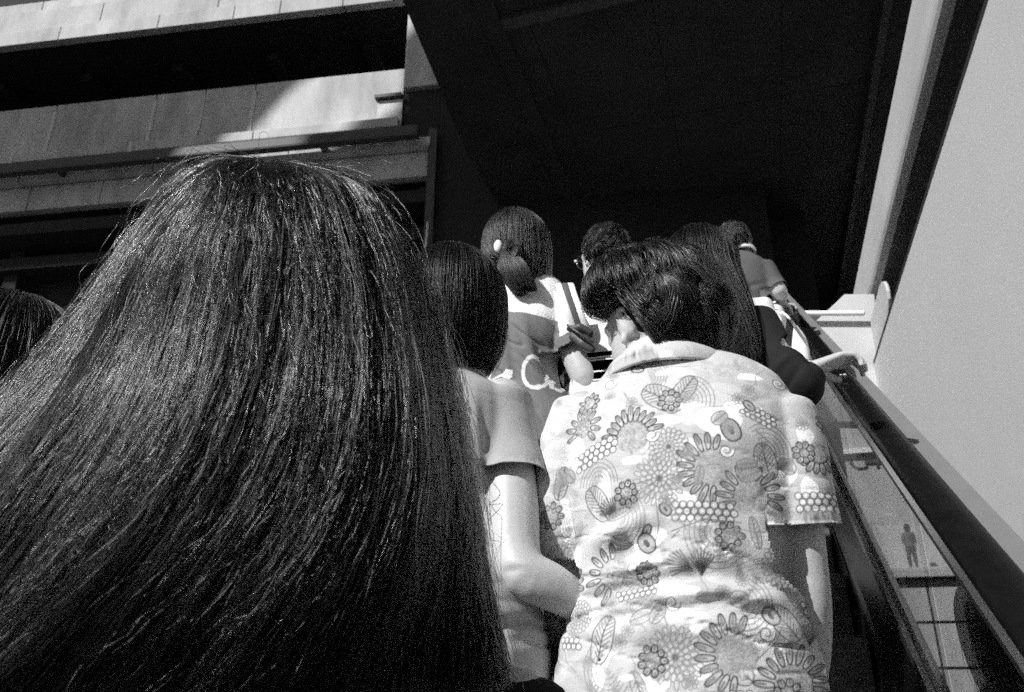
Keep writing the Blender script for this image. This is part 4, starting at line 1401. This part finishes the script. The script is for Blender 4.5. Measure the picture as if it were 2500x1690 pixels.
def curly(p, n, seed, m="hair_soft", R=(0.092, 0.106, 0.104), ln=(0.05, 0.10), amp=0.010, rad=0.0006, zmin=-0.03, back=-1.5, freq=(6, 11), lift=0.012, az=(-2.0, 2.0), nape=None, nl=260, gather=0.3):
    r = np.random.default_rng(seed)
    K = 22
    A = r.uniform(az[0], az[1], n)
    th = np.arccos(1 - r.uniform(0, 1.42, n))
    th = np.maximum(th, 0.22)
    R = np.array(R) * p.hs
    c0 = p.L(0, -0.012, 0.02)
    L_ = r.uniform(ln[0], ln[1], n)
    if nape is not None:
        ed = nape + r.normal(0, 0.08, n)
        L_ = np.where((A < ed) & (th > 1.0), L_ * 0.3, L_)
        th = np.where((A < ed) & (th > 1.2), th - 0.55 * r.random(n) - 0.1, th)
    t = np.linspace(0, 1, K)[None, :]
    cl = r.integers(0, nl, n)                      # locks
    rc = np.random.default_rng(seed + 1)
    cA, cth = rc.uniform(az[0], az[1], nl), np.arccos(1 - rc.uniform(0.02, 1.42, nl))
    # nearest lock by angle
    sel = np.empty(n, int)
    px = np.stack([np.sin(th) * np.sin(A), -np.sin(th) * np.cos(A), np.cos(th)], -1)
    pc = np.stack([np.sin(cth) * np.sin(cA), -np.sin(cth) * np.cos(cA), np.cos(cth)], -1)
    for k in range(0, n, 4000):
        sel[k:k + 4000] = (px[k:k + 4000] @ pc.T).argmax(1)
    dirA = (1.6 if gather > 0.5 else 1) * rc.uniform(-1.0, 1.0, nl)[sel] + r.normal(0, 0.12, n)
    Ang = th[:, None] + t * (L_ / R[0])[:, None] * np.cos(dirA)[:, None]
    AA = A[:, None] + t * (L_ / R[0])[:, None] * np.sin(dirA)[:, None] / np.maximum(np.sin(th), 0.35)[:, None]
    cv_ = gather * t ** 0.8
    cT = np.minimum(cth[sel][:, None] + t * (ln[1] / R[0]) * np.cos(dirA)[:, None], 2.5)
    cP = cA[sel][:, None] + t * (ln[1] / R[0]) * np.sin(dirA)[:, None] / np.maximum(np.sin(cth[sel]), 0.35)[:, None]
    Ang = Ang * (1 - cv_) + cT * cv_
    AA = AA * (1 - cv_) + cP * cv_
    ph = rc.uniform(0, 6.28, nl)[sel][:, None]; fq = rc.uniform(freq[0], freq[1], nl)[sel][:, None]
    rad_ = 1 + (lift / R[0]) * np.sin(t * 2.6) * rc.uniform(0.1, 2.0, nl)[sel][:, None] + amp / R[0] * (np.cos(t * fq + ph) - np.cos(ph)) * t ** 0.5 + r.normal(0, 0.02, (n, 1)) * t
    Ang = Ang + amp / R[0] * np.sin(t * fq + ph) * t ** 0.3 + r.normal(0, 0.03, (n, 1)) * t
    AA = AA + amp / R[0] * np.cos(t * fq * 0.9 + ph) * t ** 0.5
    Ang = np.minimum(Ang, 2.5)
    if nape is not None:
        lim = (1.30 + 0.22 * rc.random(nl)[sel] + r.normal(0, 0.05, n))[:, None] + 0.6 * np.clip((AA - nape) / 0.4 + 0.6, 0, 3)
        Ang = np.minimum(Ang, lim)
    x = R[0] * rad_ * np.sin(Ang) * np.sin(AA); y = -R[1] * rad_ * np.sin(Ang) * np.cos(AA); z_ = R[2] * rad_ * np.cos(Ang)
    cy, sy = math.cos(p.yaw), math.sin(p.yaw)
    P = np.stack([c0[0] + cy * x - sy * y, c0[1] + sy * x + cy * y, c0[2] + z_], -1)
    return strands("hair", P, rad, rad * 0.5, m, p.root)


curly(p6, 21000, 61, m="hair_curl", ln=(0.045, 0.085), R=(0.079, 0.089, 0.095), lift=0.019, amp=0.0145, az=(-1.9, 1.75), freq=(9, 15), nape=-1.15, nl=330, gather=0.85)

# ---- P4: pony tail, raglan shirt with lettering
Y4 = 1.95
secs4 = [sec(705, 1200, 1310, Y4, 0.055), sec(722, 1175, 1350, Y4, 0.07), sec(750, 1160, 1385, Y4, 0.09), sec(820, 1155, 1390, Y4, 0.105), sec(900, 1165, 1370, Y4, 0.105), sec(980, 1170, 1385, Y4, 0.10),
         sec(1060, 1160, 1415, Y4, 0.11), sec(1150, 1150, 1430, Y4, 0.12), sec(1240, 1150, 1430, Y4, 0.12)]
arm4r = [(V(1362, 750, Y4), 0.050), (V(1386, 810, Y4 - 0.01), 0.045), (V(1408, 870, Y4 - 0.02), 0.041), (V(1434, 930, Y4 - 0.02), 0.039), (V(1452, 972, Y4 + 0.02), 0.034), (V(1445, 940, Y4 + 0.12), 0.030), (V(1440, 915, Y4 + 0.2), 0.024)]
arm4l = [(V(1180, 750, Y4), 0.048), (V(1150, 830, Y4), 0.042), (V(1140, 930, Y4 + 0.03), 0.036), (V(1170, 960, Y4 + 0.2), 0.025)]
C4 = V(1262, 622, Y4 + 0.0)
p4 = Person("woman with a clipped ponytail, white shoulders and script lettering across her grey back", C4, secs4, [arm4l, arm4r],
            [dict(wrist=arm4l[-1][0], direc=(0.4, 1, 0.2), palm_n=(0.6, 0, -1), side=-1), dict(wrist=arm4r[-1][0], direc=(0.1, 1, 0.3), palm_n=(-.8, 0, 0.2), side=1, curl=0.8)],
            feet_y=2.02, voxel=0.006, hs=0.98)
cv4 = Canvas(1130, 690, 1470, 1200, 0.20)
ez4 = (V(1250, 800, Y4 - .1) - V(1250, 900, Y4 - .1))[2] / 100
ex4 = (V(1350, 800, Y4 - .1) - V(1250, 800, Y4 - .1))[0] / 100
o4 = V(1250, 800, Y4 - .1)
def arcp(cx, cy_, rx, ry, a0, a1, n=14):
    return [(cx + rx * math.cos(a), cy_ + ry * math.sin(a)) for a in np.linspace(a0, a1, n)]
cv4.line(arcp(1300, 912, 24, 36, -0.5, -5.2), 8, 0.86)                       # C
cv4.line([(1308, 950), (1322, 942), (1332, 930)] + arcp(1336, 924, 10, 13, 0.3, -4.8) + [(1336, 944), (1352, 948), (1362, 938)], 7, 0.86)   # e
cv4.line([(1362, 938), (1368, 922), (1370, 952), (1378, 930), (1386, 932), (1388, 954), (1400, 950)], 7, 0.80)        # n
cv4.line([(1180, 905), (1190, 930), (1198, 905), (1204, 880)], 6, 0.75)
cv4.blob([(1222, 915), (1238, 902), (1252, 905), (1250, 922), (1236, 926)], 0.86)
cv4.line([(1185, 870), (1178, 900), (1196, 925), (1225, 915)], 5, 0.72)
def ral(v):
    u = 1250 + (v[:, 0] - o4[0]) / ex4
    w = 800 + (o4[2] - v[:, 2]) / ez4
    H, W = cv4.a.shape
    X = np.clip(u - cv4.x0, 0, W - 1).astype(int); Y = np.clip(w - cv4.y0, 0, H - 1).astype(int)
    c = cv4.a[Y, X].copy()
    c[v[:, 1] > Y4 + 0.0] = 0.20
    yoke = (w < 752 + 0.22 * (u - 1200)) | (w < 700)
    c[yoke] = 0.86
    # sleeves white, cuff grey
    P = resample(np.array([q_[0] for q_ in arm4r]), 60); R = resample(np.array([q_[1] for q_ in arm4r]), 60)
    for AR in (arm4r, arm4l):
        P = resample(np.array([q_[0] for q_ in AR]), 60)
        seam = u > 1352 + (w - 750) * 0.10 if AR is arm4r else u < 1182
        c[seam] = 0.86
    P = resample(np.array([q_[0] for q_ in arm4r]), 60)
    k = int(60 * 0.30); dv = P[k + 1] - P[k - 1]; dv /= np.linalg.norm(dv)
    al = (v - P[k]) @ dv
    c[(al > -0.028) & (np.linalg.norm(v - P[k], axis=1) < 0.085) & (u > 1352)] = 0.17
    return c
f4 = fold_fn([(V(1290, 830, Y4 - .1), (0.25, 0, -1), 0.10, 0.016, 0.008), (V(1250, 850, Y4 - .1), (0.15, 0, -1), 0.12, 0.014, -0.006), (V(1340, 900, Y4 - .1), (0.5, 0, -1), 0.10, 0.014, -0.007),
              (V(1380, 930, Y4 - .1), (0.7, 0, -1), 0.06, 0.010, -0.008)], 0.003, 22, 9, crease=0.003, zc=0.8, zw=0.2, tilt=2.0)
p4.shirt("print", sleeve=[0.3, 0.30], grow=0.008, sgrow=0.013, voxel=0.0042, folds=f4, neck=(V(1255, 706, Y4) + [0, 0, -0.004], 0.06), colour=ral, dense=lambda c: c.z > V(1250, 1000, Y4)[2], flare=[0, 0.006])
p4.trousers()
p4.cap_mesh(0.085, 0.10, 0.098)
tie = V(1232, 612, Y4 - 0.108)
def half_up(P, t, az):
    # the crown and left side hair is drawn to the clip, the right side hangs free
    sel = ((az < 0.15) & (az > -2.2))[:, None]
    w = np.clip((t - 0.15) / 0.6, 0, 1) ** 1.2
    w = np.where(sel, w, 0)
    tgt = tie[None, None, :]
    Q = P * (1 - w[..., None]) + tgt * w[..., None]
    # keep strands on the skull surface while drawn
    c0 = p4.L(0, -0.012, 0.02)
    dv = Q - c0
    rn = np.linalg.norm(dv / [0.090, 0.107, 0.105], axis=-1, keepdims=True)
    push = np.where(sel[..., None] & (rn < 1), dv / np.maximum(rn, 0.3), dv)
    return c0 + push
p4.falling_hair(15000, C4[2] - 0.13, "hair_brown", R=(0.086, 0.102, 0.101), thick=0.02, r0=0.0006, r1=0.0003, seed=41, flow=half_up, inward=0.02)
# knot and tail below the clip
r = np.random.default_rng(44)
n = 4200; K = 20
t = np.linspace(0, 1, K)[None, :]
a = r.uniform(0, 6.28, (n, 1)); q_ = np.sqrt(r.random((n, 1)))
tail_end = V(1280, 712, Y4 - 0.11)
base = tie[None, None, :] * (1 - t)[..., None] + tail_end[None, None, :] * t[..., None]
wd = 0.012 + 0.032 * np.sin(t * 2.2) 
P = base + np.stack([np.cos(a) * q_ * wd, np.sin(a) * q_ * 0.018 * np.ones_like(t) - 0.02 * np.sin(t * 3.0), 0.006 * np.sin(a * 3 + t * 5)], -1)
strands("ponytail", P, 0.0006, 0.0003, "hair_brown", p4.root)
mb = MB()
kn = tie + np.array([0.022, -0.012, -0.015])
vs = []
rr = np.random.default_rng(5)
n = 2600
u1, u2 = rr.uniform(0, 6.28, n), rr.uniform(0, 6.28, n)
t = np.linspace(0, 1.1, 16)[None, :]
aa = u1[:, None] + t * 3.0
bb = u2[:, None] + t * 1.2
Rk, rk = 0.017, 0.014
P = np.stack([kn[0] + (Rk + rk * np.cos(bb)) * np.cos(aa), kn[1] - 0.002 + rk * 0.9 * np.sin(bb), kn[2] + 1.25 * (Rk + rk * np.cos(bb)) * np.sin(aa)], -1)
strands("hair_knot", P, 0.0007, 0.0005, "hair_soft", p4.root)
mb = MB(); mb.ball(tie + [-0.012, -0.022, 0.004], (0.012, 0.009, 0.019)); mb.build("hair_clip", "plastic_white", p4.root, True)

# striped bag straps, dark purse and books at the ponytail woman's side
bag = thing("shoulder_bag", "pale bag with striped straps over the ponytail woman's shoulder", "bag")
for k, (xa, xb) in enumerate(((1362, 1398), (1378, 1415), (1392, 1428))):
    pts = [V(xa - 12, 702, Y4 + 0.05), V(xa, 693, Y4 - 0.02), V(xa + 8, 715, Y4 - 0.09), V((xa + xb) / 2 + 6, 760, Y4 - 0.10), V(xb + 4, 805, Y4 - 0.08)]
    mb = MB(); mb.tube(resample(pts, 16), 0.0085, ry=np.full(16, 0.003), side=(1, 0, 0), n=10)
    mb.build("strap", ["white_cloth", "grey_cloth", "white_cloth"][k], bag, smooth=True)
q = V(1425, 860, Y4 - 0.02)
MB().box((q[0] - 0.03, q[1] - 0.03, q[2] - 0.17), (q[0] + 0.12, q[1] + 0.10, q[2] + 0.07)).build("bag_body", "white_cloth", bag, bevel=0.02)
pu = thing("leather_purse", "small dark leather purse hung against the pale bag", "purse")
q = V(1418, 815, Y4 - 0.09)
mb = MB(); mb.tube([q + [-0.032, 0, 0.016], q + [0.0, -0.004, 0.012], q + [0.03, 0, -0.006]], [0.012, 0.022, 0.016], ry=[0.008, 0.014, 0.01]); mb.tube([q + [-0.02, 0, 0.0], q + [0.008, -0.003, -0.026], q + [0.03, 0, -0.05]], [0.016, 0.020, 0.010], ry=[0.01, 0.012, 0.007]); mb.tube([q + [-0.03, 0.01, 0.02], q + [-0.01, 0.01, 0.045]], [0.01, 0.006]); v, f, n = fuse(mb, 0.0035, 2)
v += n * (vnoise(v, 140, 3) * 0.0015)[:, None]
link("purse_body", fast_mesh("purse_body", v, f), "leather", pu, True)
mb = MB(); mb.tube(resample([q + [-0.03, -0.02, 0.02], q + [0, -0.03, -0.01], q + [0.035, -0.02, -0.035]], 12), 0.0035); mb.build("purse_flap_seam", "leather", pu, smooth=True)
bk = thing("held_books", "white and dark books tucked under the ponytail woman's arm", "book")
q = V(1455, 885, Y4 - 0.05)
for k, (m_, h_) in enumerate((("paper", 0.016), ("grey_cloth", 0.006), ("paper", 0.03), ("leather", 0.022), ("paper", 0.006))):
    zc = q[2] + 0.03 - sum((0.016, 0.006, 0.03, 0.022, 0.006)[:k]) - h_ - 0.001 * k
    MB().box((q[0] - 0.035, q[1], zc), (q[0] + 0.06, q[1] + 0.16, zc + h_)).build("book", m_, bk, bevel=0.0015)

# ---- P5: man in glasses
Y5 = 2.50
C5 = V(1472, 628, Y5)
zt = C5[2] - 0.165
ar = std_arms(C5[0] + 0.0, Y5 + 0.02, zt, 0.16)
p5 = Person("person with glasses and short dark hair, face turned left, behind the ponytail woman", C5, std_secs(C5[0], Y5 + 0.02, zt, 0.16), ar, std_hands(ar), yaw=0.85, feet_y=2.5, voxel=0.006, hs=0.95)
p5.shirt("white_cloth", sleeve=0.42, voxel=0.008, neck=(np.array([C5[0], Y5 + 0.02, zt + 0.002]), 0.055), folds=fold_fn([], 0.004, 24, 3))
p5.trousers()
p5.cap_mesh(0.080, 0.092, 0.088, (0, -0.024, 0.034))
curly(p5, 7000, 52, m="hair_soft", R=(0.083, 0.096, 0.095), ln=(0.03, 0.06), amp=0.003, rad=0.0008, lift=0.006, az=(-1.55, 1.55), freq=(2, 4))
gl_ = thing("glasses", "thin metal glasses on the face turned left", "glasses")
L5 = p5.L
for q in (-1, 1):
    c = [L5(q * 0.032 + 0.022 * math.cos(a), 0.092, -0.002 + 0.017 * math.sin(a)) for a in np.linspace(0, 6.28, 17)]
    mb = MB(); mb.tube(c, 0.0014, n=8); mb.build("rim", "steel", gl_, smooth=True)
    mb = MB(); mb.tube([L5(q * 0.055, 0.090, 0.002), L5(q * 0.074, 0.06, 0.003), L5(q * 0.078, 0.0, 0.002), L5(q * 0.076, -0.015, -0.014)], 0.0016, n=8); mb.build("temple", "steel", gl_, smooth=True)
mb = MB(); mb.ball(L5(-0.066, 0.084, 0.002), 0.0055); mb.ball(L5(0.066, 0.084, 0.002), 0.0055); mb.build("hinge", "plastic_white", gl_, True)
mb = MB(); mb.tube([L5(-0.01, 0.095, 0.0), L5(0.01, 0.095, 0.0)], 0.0015, n=8); mb.build("bridge", "steel", gl_, smooth=True)

# ---- P7: woman in black, long hair, hand over the rail
Y7 = 1.95
secs7 = [sec(745, 1690, 1790, Y7, 0.055), sec(760, 1665, 1825, Y7, 0.07), sec(790, 1650, 1850, Y7, 0.09), sec(850, 1650, 1868, Y7, 0.105), sec(920, 1655, 1862, Y7, 0.10), sec(990, 1660, 1850, Y7, 0.095),
         sec(1070, 1640, 1870, Y7, 0.11), sec(1160, 1630, 1885, Y7, 0.12)]
h7 = rail_at(885)
w7 = V(1974, 905, 1.95)
arm7r = [(V(1842, 790, Y7), 0.047), (V(1878, 850, Y7 - 0.03), 0.042), (V(1920, 918, Y7 - 0.05), 0.043), (V(1950, 945, Y7 - 0.05), 0.044), (V(1966, 930, Y7 - 0.02), 0.036), (w7, 0.027)]
arm7l = [(V(1660, 800, Y7), 0.046), (V(1635, 870, Y7), 0.042), (V(1630, 940, Y7 + 0.05), 0.036), (V(1650, 950, Y7 + 0.2), 0.026)]
C7 = V(1712, 672, Y7 + 0.0)
dr7 = h7 + np.array([0.045, 0.015, 0.012]) - w7
p7 = Person("woman in black with long dark hair, her hand laid over the handrail", C7, secs7, [arm7l, arm7r],
            [dict(wrist=arm7l[-1][0], direc=(0.4, 1, 0), palm_n=(0.6, 0, -1), side=-1), dict(wrist=w7, direc=(1.0, 0.40, 0.40), palm_n=(0.25, 0.0, -1), side=-1, curl=0.78, s=1.08)],
            feet_y=2.02, voxel=0.0032, hs=0.98)
p7.shirt("black_cloth", sleeve=[0.9, 0.86], voxel=0.006, sgrow=0.010, folds=fold_fn([(V(1935, 925, Y7 - .1), (0.6, 0, 0.8), 0.04, 0.008, -0.006), (V(1905, 890, Y7 - .1), (0.7, 0, 0.7), 0.04, 0.008, 0.006)], 0.004, 40, 6))
p7.trousers()
p7.cap_mesh()
def sway(P, t, az):
    P = P.copy()
    w = np.clip((C7[2] - P[..., 2]) / 0.30, 0, 1) ** 1.3
    P[..., 0] += 0.085 * w
    P[..., 0] = P[..., 0] * (1 - 0.55 * w) + (C7[0] + 0.105) * 0.55 * w
    P[..., 1] -= 0.03 * w
    return P
p7.falling_hair(15000, lambda a: C7[2] - 0.27 - 0.05 * np.cos(a * 1.3), "hair_soft", thick=0.02, r0=0.0006, r1=0.0003, seed=71, flow=sway, inward=0.03, zj=0.02)

# ---- P9: person in white whose hand grips the rail above
Y9 = 2.72
C9 = V(1745, 640, Y9 + 0.05)
zt = C9[2] - 0.17
w9 = rail_at(757)
sh9 = np.array([C9[0] + 0.13, Y9, zt - 0.07])
ar9 = [std_arms(C9[0], Y9, zt, 0.15)[0], [(sh9, 0.044), (V(1862, 785, Y9 - 0.02), 0.038), (V(1885, 790, Y9), 0.033), (w9 + np.array([-0.085, -0.02, 0.02]), 0.024)]]
p9 = Person("person in a white shirt mostly hidden, hand closed round the upper handrail", C9, std_secs(C9[0], Y9, zt, 0.15), ar9,
            [std_hands(ar9)[0], dict(wrist=ar9[1][-1][0], direc=(1, 0.25, 0.1), palm_n=(0.1, 0.1, -1), side=-1, curl=0.75)], feet_y=2.8, voxel=0.0055, hs=0.95)
p9.shirt("white_cloth", sleeve=[0.4, 0.93], voxel=0.007, sgrow=0.012, folds=fold_fn([], 0.005, 45, 7))
p9.trousers()
p9.cap_mesh(0.085, 0.1, 0.096, (0, -0.014, 0.02))
p9.falling_hair(4000, C9[2] - 0.06, "hair_soft", r0=0.0009, r1=0.0005, seed=91, thick=0.01)
hb = thing("hand_bag", "white cloth bag hanging by thin straps beside the upper handrail", "bag")
q = V(1950, 850, Y9 - 0.35)
mb = MB(); mb.tube(resample([q + [0, 0, 0.07], q + [0.005, 0, 0.02], q + [0, 0, -0.05], q + [0, 0, -0.08]], 12), resample(np.array([0.006, 0.022, 0.026, 0.012]), 12), ry=resample(np.array([0.006, 0.014, 0.018, 0.01]), 12), side=(1, 0, 0))
mb.build("bag_body", "white_cloth", hb, smooth=True)
mb = MB(); mb.tube(resample([q + [0, 0, 0.07], q + [-0.02, 0.08, 0.15], w9 + [-0.08, -0.05, -0.01]], 10), 0.004); mb.build("strap", "white_cloth", hb, smooth=True)

# ---- P8: farthest, dark polo with white collar
Y8 = 3.75
secs8 = [sec(622, 1785, 1835, Y8, 0.055), sec(636, 1765, 1855, Y8, 0.07), sec(660, 1752, 1875, Y8, 0.09), sec(700, 1755, 1882, Y8, 0.10), sec(750, 1755, 1878, Y8, 0.10), sec(800, 1750, 1880, Y8, 0.11), sec(850, 1745, 1885, Y8, 0.115)]
w8 = V(1915, 722, Y8 - 0.06)
arm8r = [(V(1862, 655, Y8), 0.048), (V(1885, 690, Y8 - 0.01), 0.044), (V(1902, 712, Y8 - 0.02), 0.040), (V(1908, 725, Y8 + 0.06), 0.030), (V(1905, 735, Y8 + 0.18), 0.024)]
arm8l = std_arms(secs8[0][0][0], Y8, secs8[0][0][2], 0.14)[0]
C8 = V(1792, 597, Y8 + 0.0)
p8 = Person("farthest person, short hair, dark polo shirt with a white collar", C8, secs8, [arm8l, arm8r],
            [std_hands([arm8l, arm8r])[0], dict(wrist=arm8r[-1][0], direc=(0.2, 1, 0), palm_n=(-.5, 0, -1), side=1)], feet_y=3.8, voxel=0.008, hs=0.92)
p8.shirt("grey_cloth", sleeve=[0.45, 0.42], voxel=0.008, sgrow=0.012, folds=fold_fn([(V(1830, 700, Y8 - .1), (1, 0, 0.3), 0.08, 0.012, -0.008)], 0.004, 24, 5))
p8.trousers()
p8.cap_mesh(0.082, 0.096, 0.092)
curly(p8, 5000, 82, m="hair_brown", R=(0.084, 0.099, 0.098), ln=(0.04, 0.08), amp=0.003, rad=0.0011, lift=0.005, az=(-2.3, 2.3), freq=(2, 3))
q = secs8[0][0] + np.array([0, -0.005, 0.012])
mb = MB()
for k in range(24):
    a = 2 * math.pi * k / 24
    for dr_, dz_ in ((0, 0), (0.004, 0.03), (0.018, 0.002), (0.016, -0.012)):
        mb.v.append((q[0] + (0.056 + dr_) * math.cos(a), q[1] + (0.056 + dr_) * math.sin(a), q[2] + dz_))
for k in range(24):
    for i in range(4):
        mb.f.append((k * 4 + i, ((k + 1) % 24) * 4 + i, ((k + 1) % 24) * 4 + (i + 1) % 4, k * 4 + (i + 1) % 4))
mb.build("collar", "white_cloth", p8.root, True)

# ---- person added on the terrace for a reflection, and one standing beyond the glass, bottom right
def far_person(label, foot, s, shirt, low, back=False, w=0.16):
    foot = np.array(foot, float)
    C = foot + np.array([0, 0, 1.50 * s])
    zt_ = foot[2] + 1.34 * s
    secs = [(np.array([foot[0], foot[1], zt_ - a * s]), b * s, c * s) for a, b, c in ((0, .07, .06), (.05, .15, .08), (.15, w, .10), (.32, .14, .095), (.46, .16, .11), (.56, .165, .115))]
    arms = [[(np.array([foot[0] + q * 0.15 * s, foot[1], zt_ - 0.06 * s]), 0.045 * s), (np.array([foot[0] + q * 0.20 * s, foot[1], zt_ - 0.2 * s]), 0.04 * s), (np.array([foot[0] + q * 0.21 * s, foot[1] + 0.02, zt_ - 0.33 * s]), 0.035 * s),
             (np.array([foot[0] + q * 0.21 * s, foot[1] + 0.05, zt_ - 0.54 * s]), 0.026 * s)] for q in (-1, 1)]
    hn = [dict(wrist=arms[0][-1][0], direc=(0, 0.1, -1), palm_n=(1, 0, 0), side=-1), dict(wrist=arms[1][-1][0], direc=(0, 0.1, -1), palm_n=(-1, 0, 0), side=1)]
    global tread
    old = tread
    tread = lambda y: foot[2]
    p = Person(label, C, secs, arms, hn, feet_y=foot[1], voxel=0.009, hs=s)
    p.shirt(shirt, sleeve=0.8, voxel=0.012)
    p.trousers(low)
    p.cap_mesh()
    p.falling_hair(3500, C[2] - 0.12, "hair_soft", r0=0.001, r1=0.0006, seed=5)
    tread = old
    return p
ft = TV(2232, 1388, YT - 0.25)
far_person("standing person in dark clothes, added in place of a reflection in the glass", (ft[0], ft[1], zt0), 1.0, "grey_cloth", "denim")
hp = V(2410, 1520, 2.3)
far_person("dark-haired person beyond the glass in the bottom right corner", (hp[0] + 0.04, 2.3, hp[2] - 1.5), 1.0, "black_cloth", "denim")
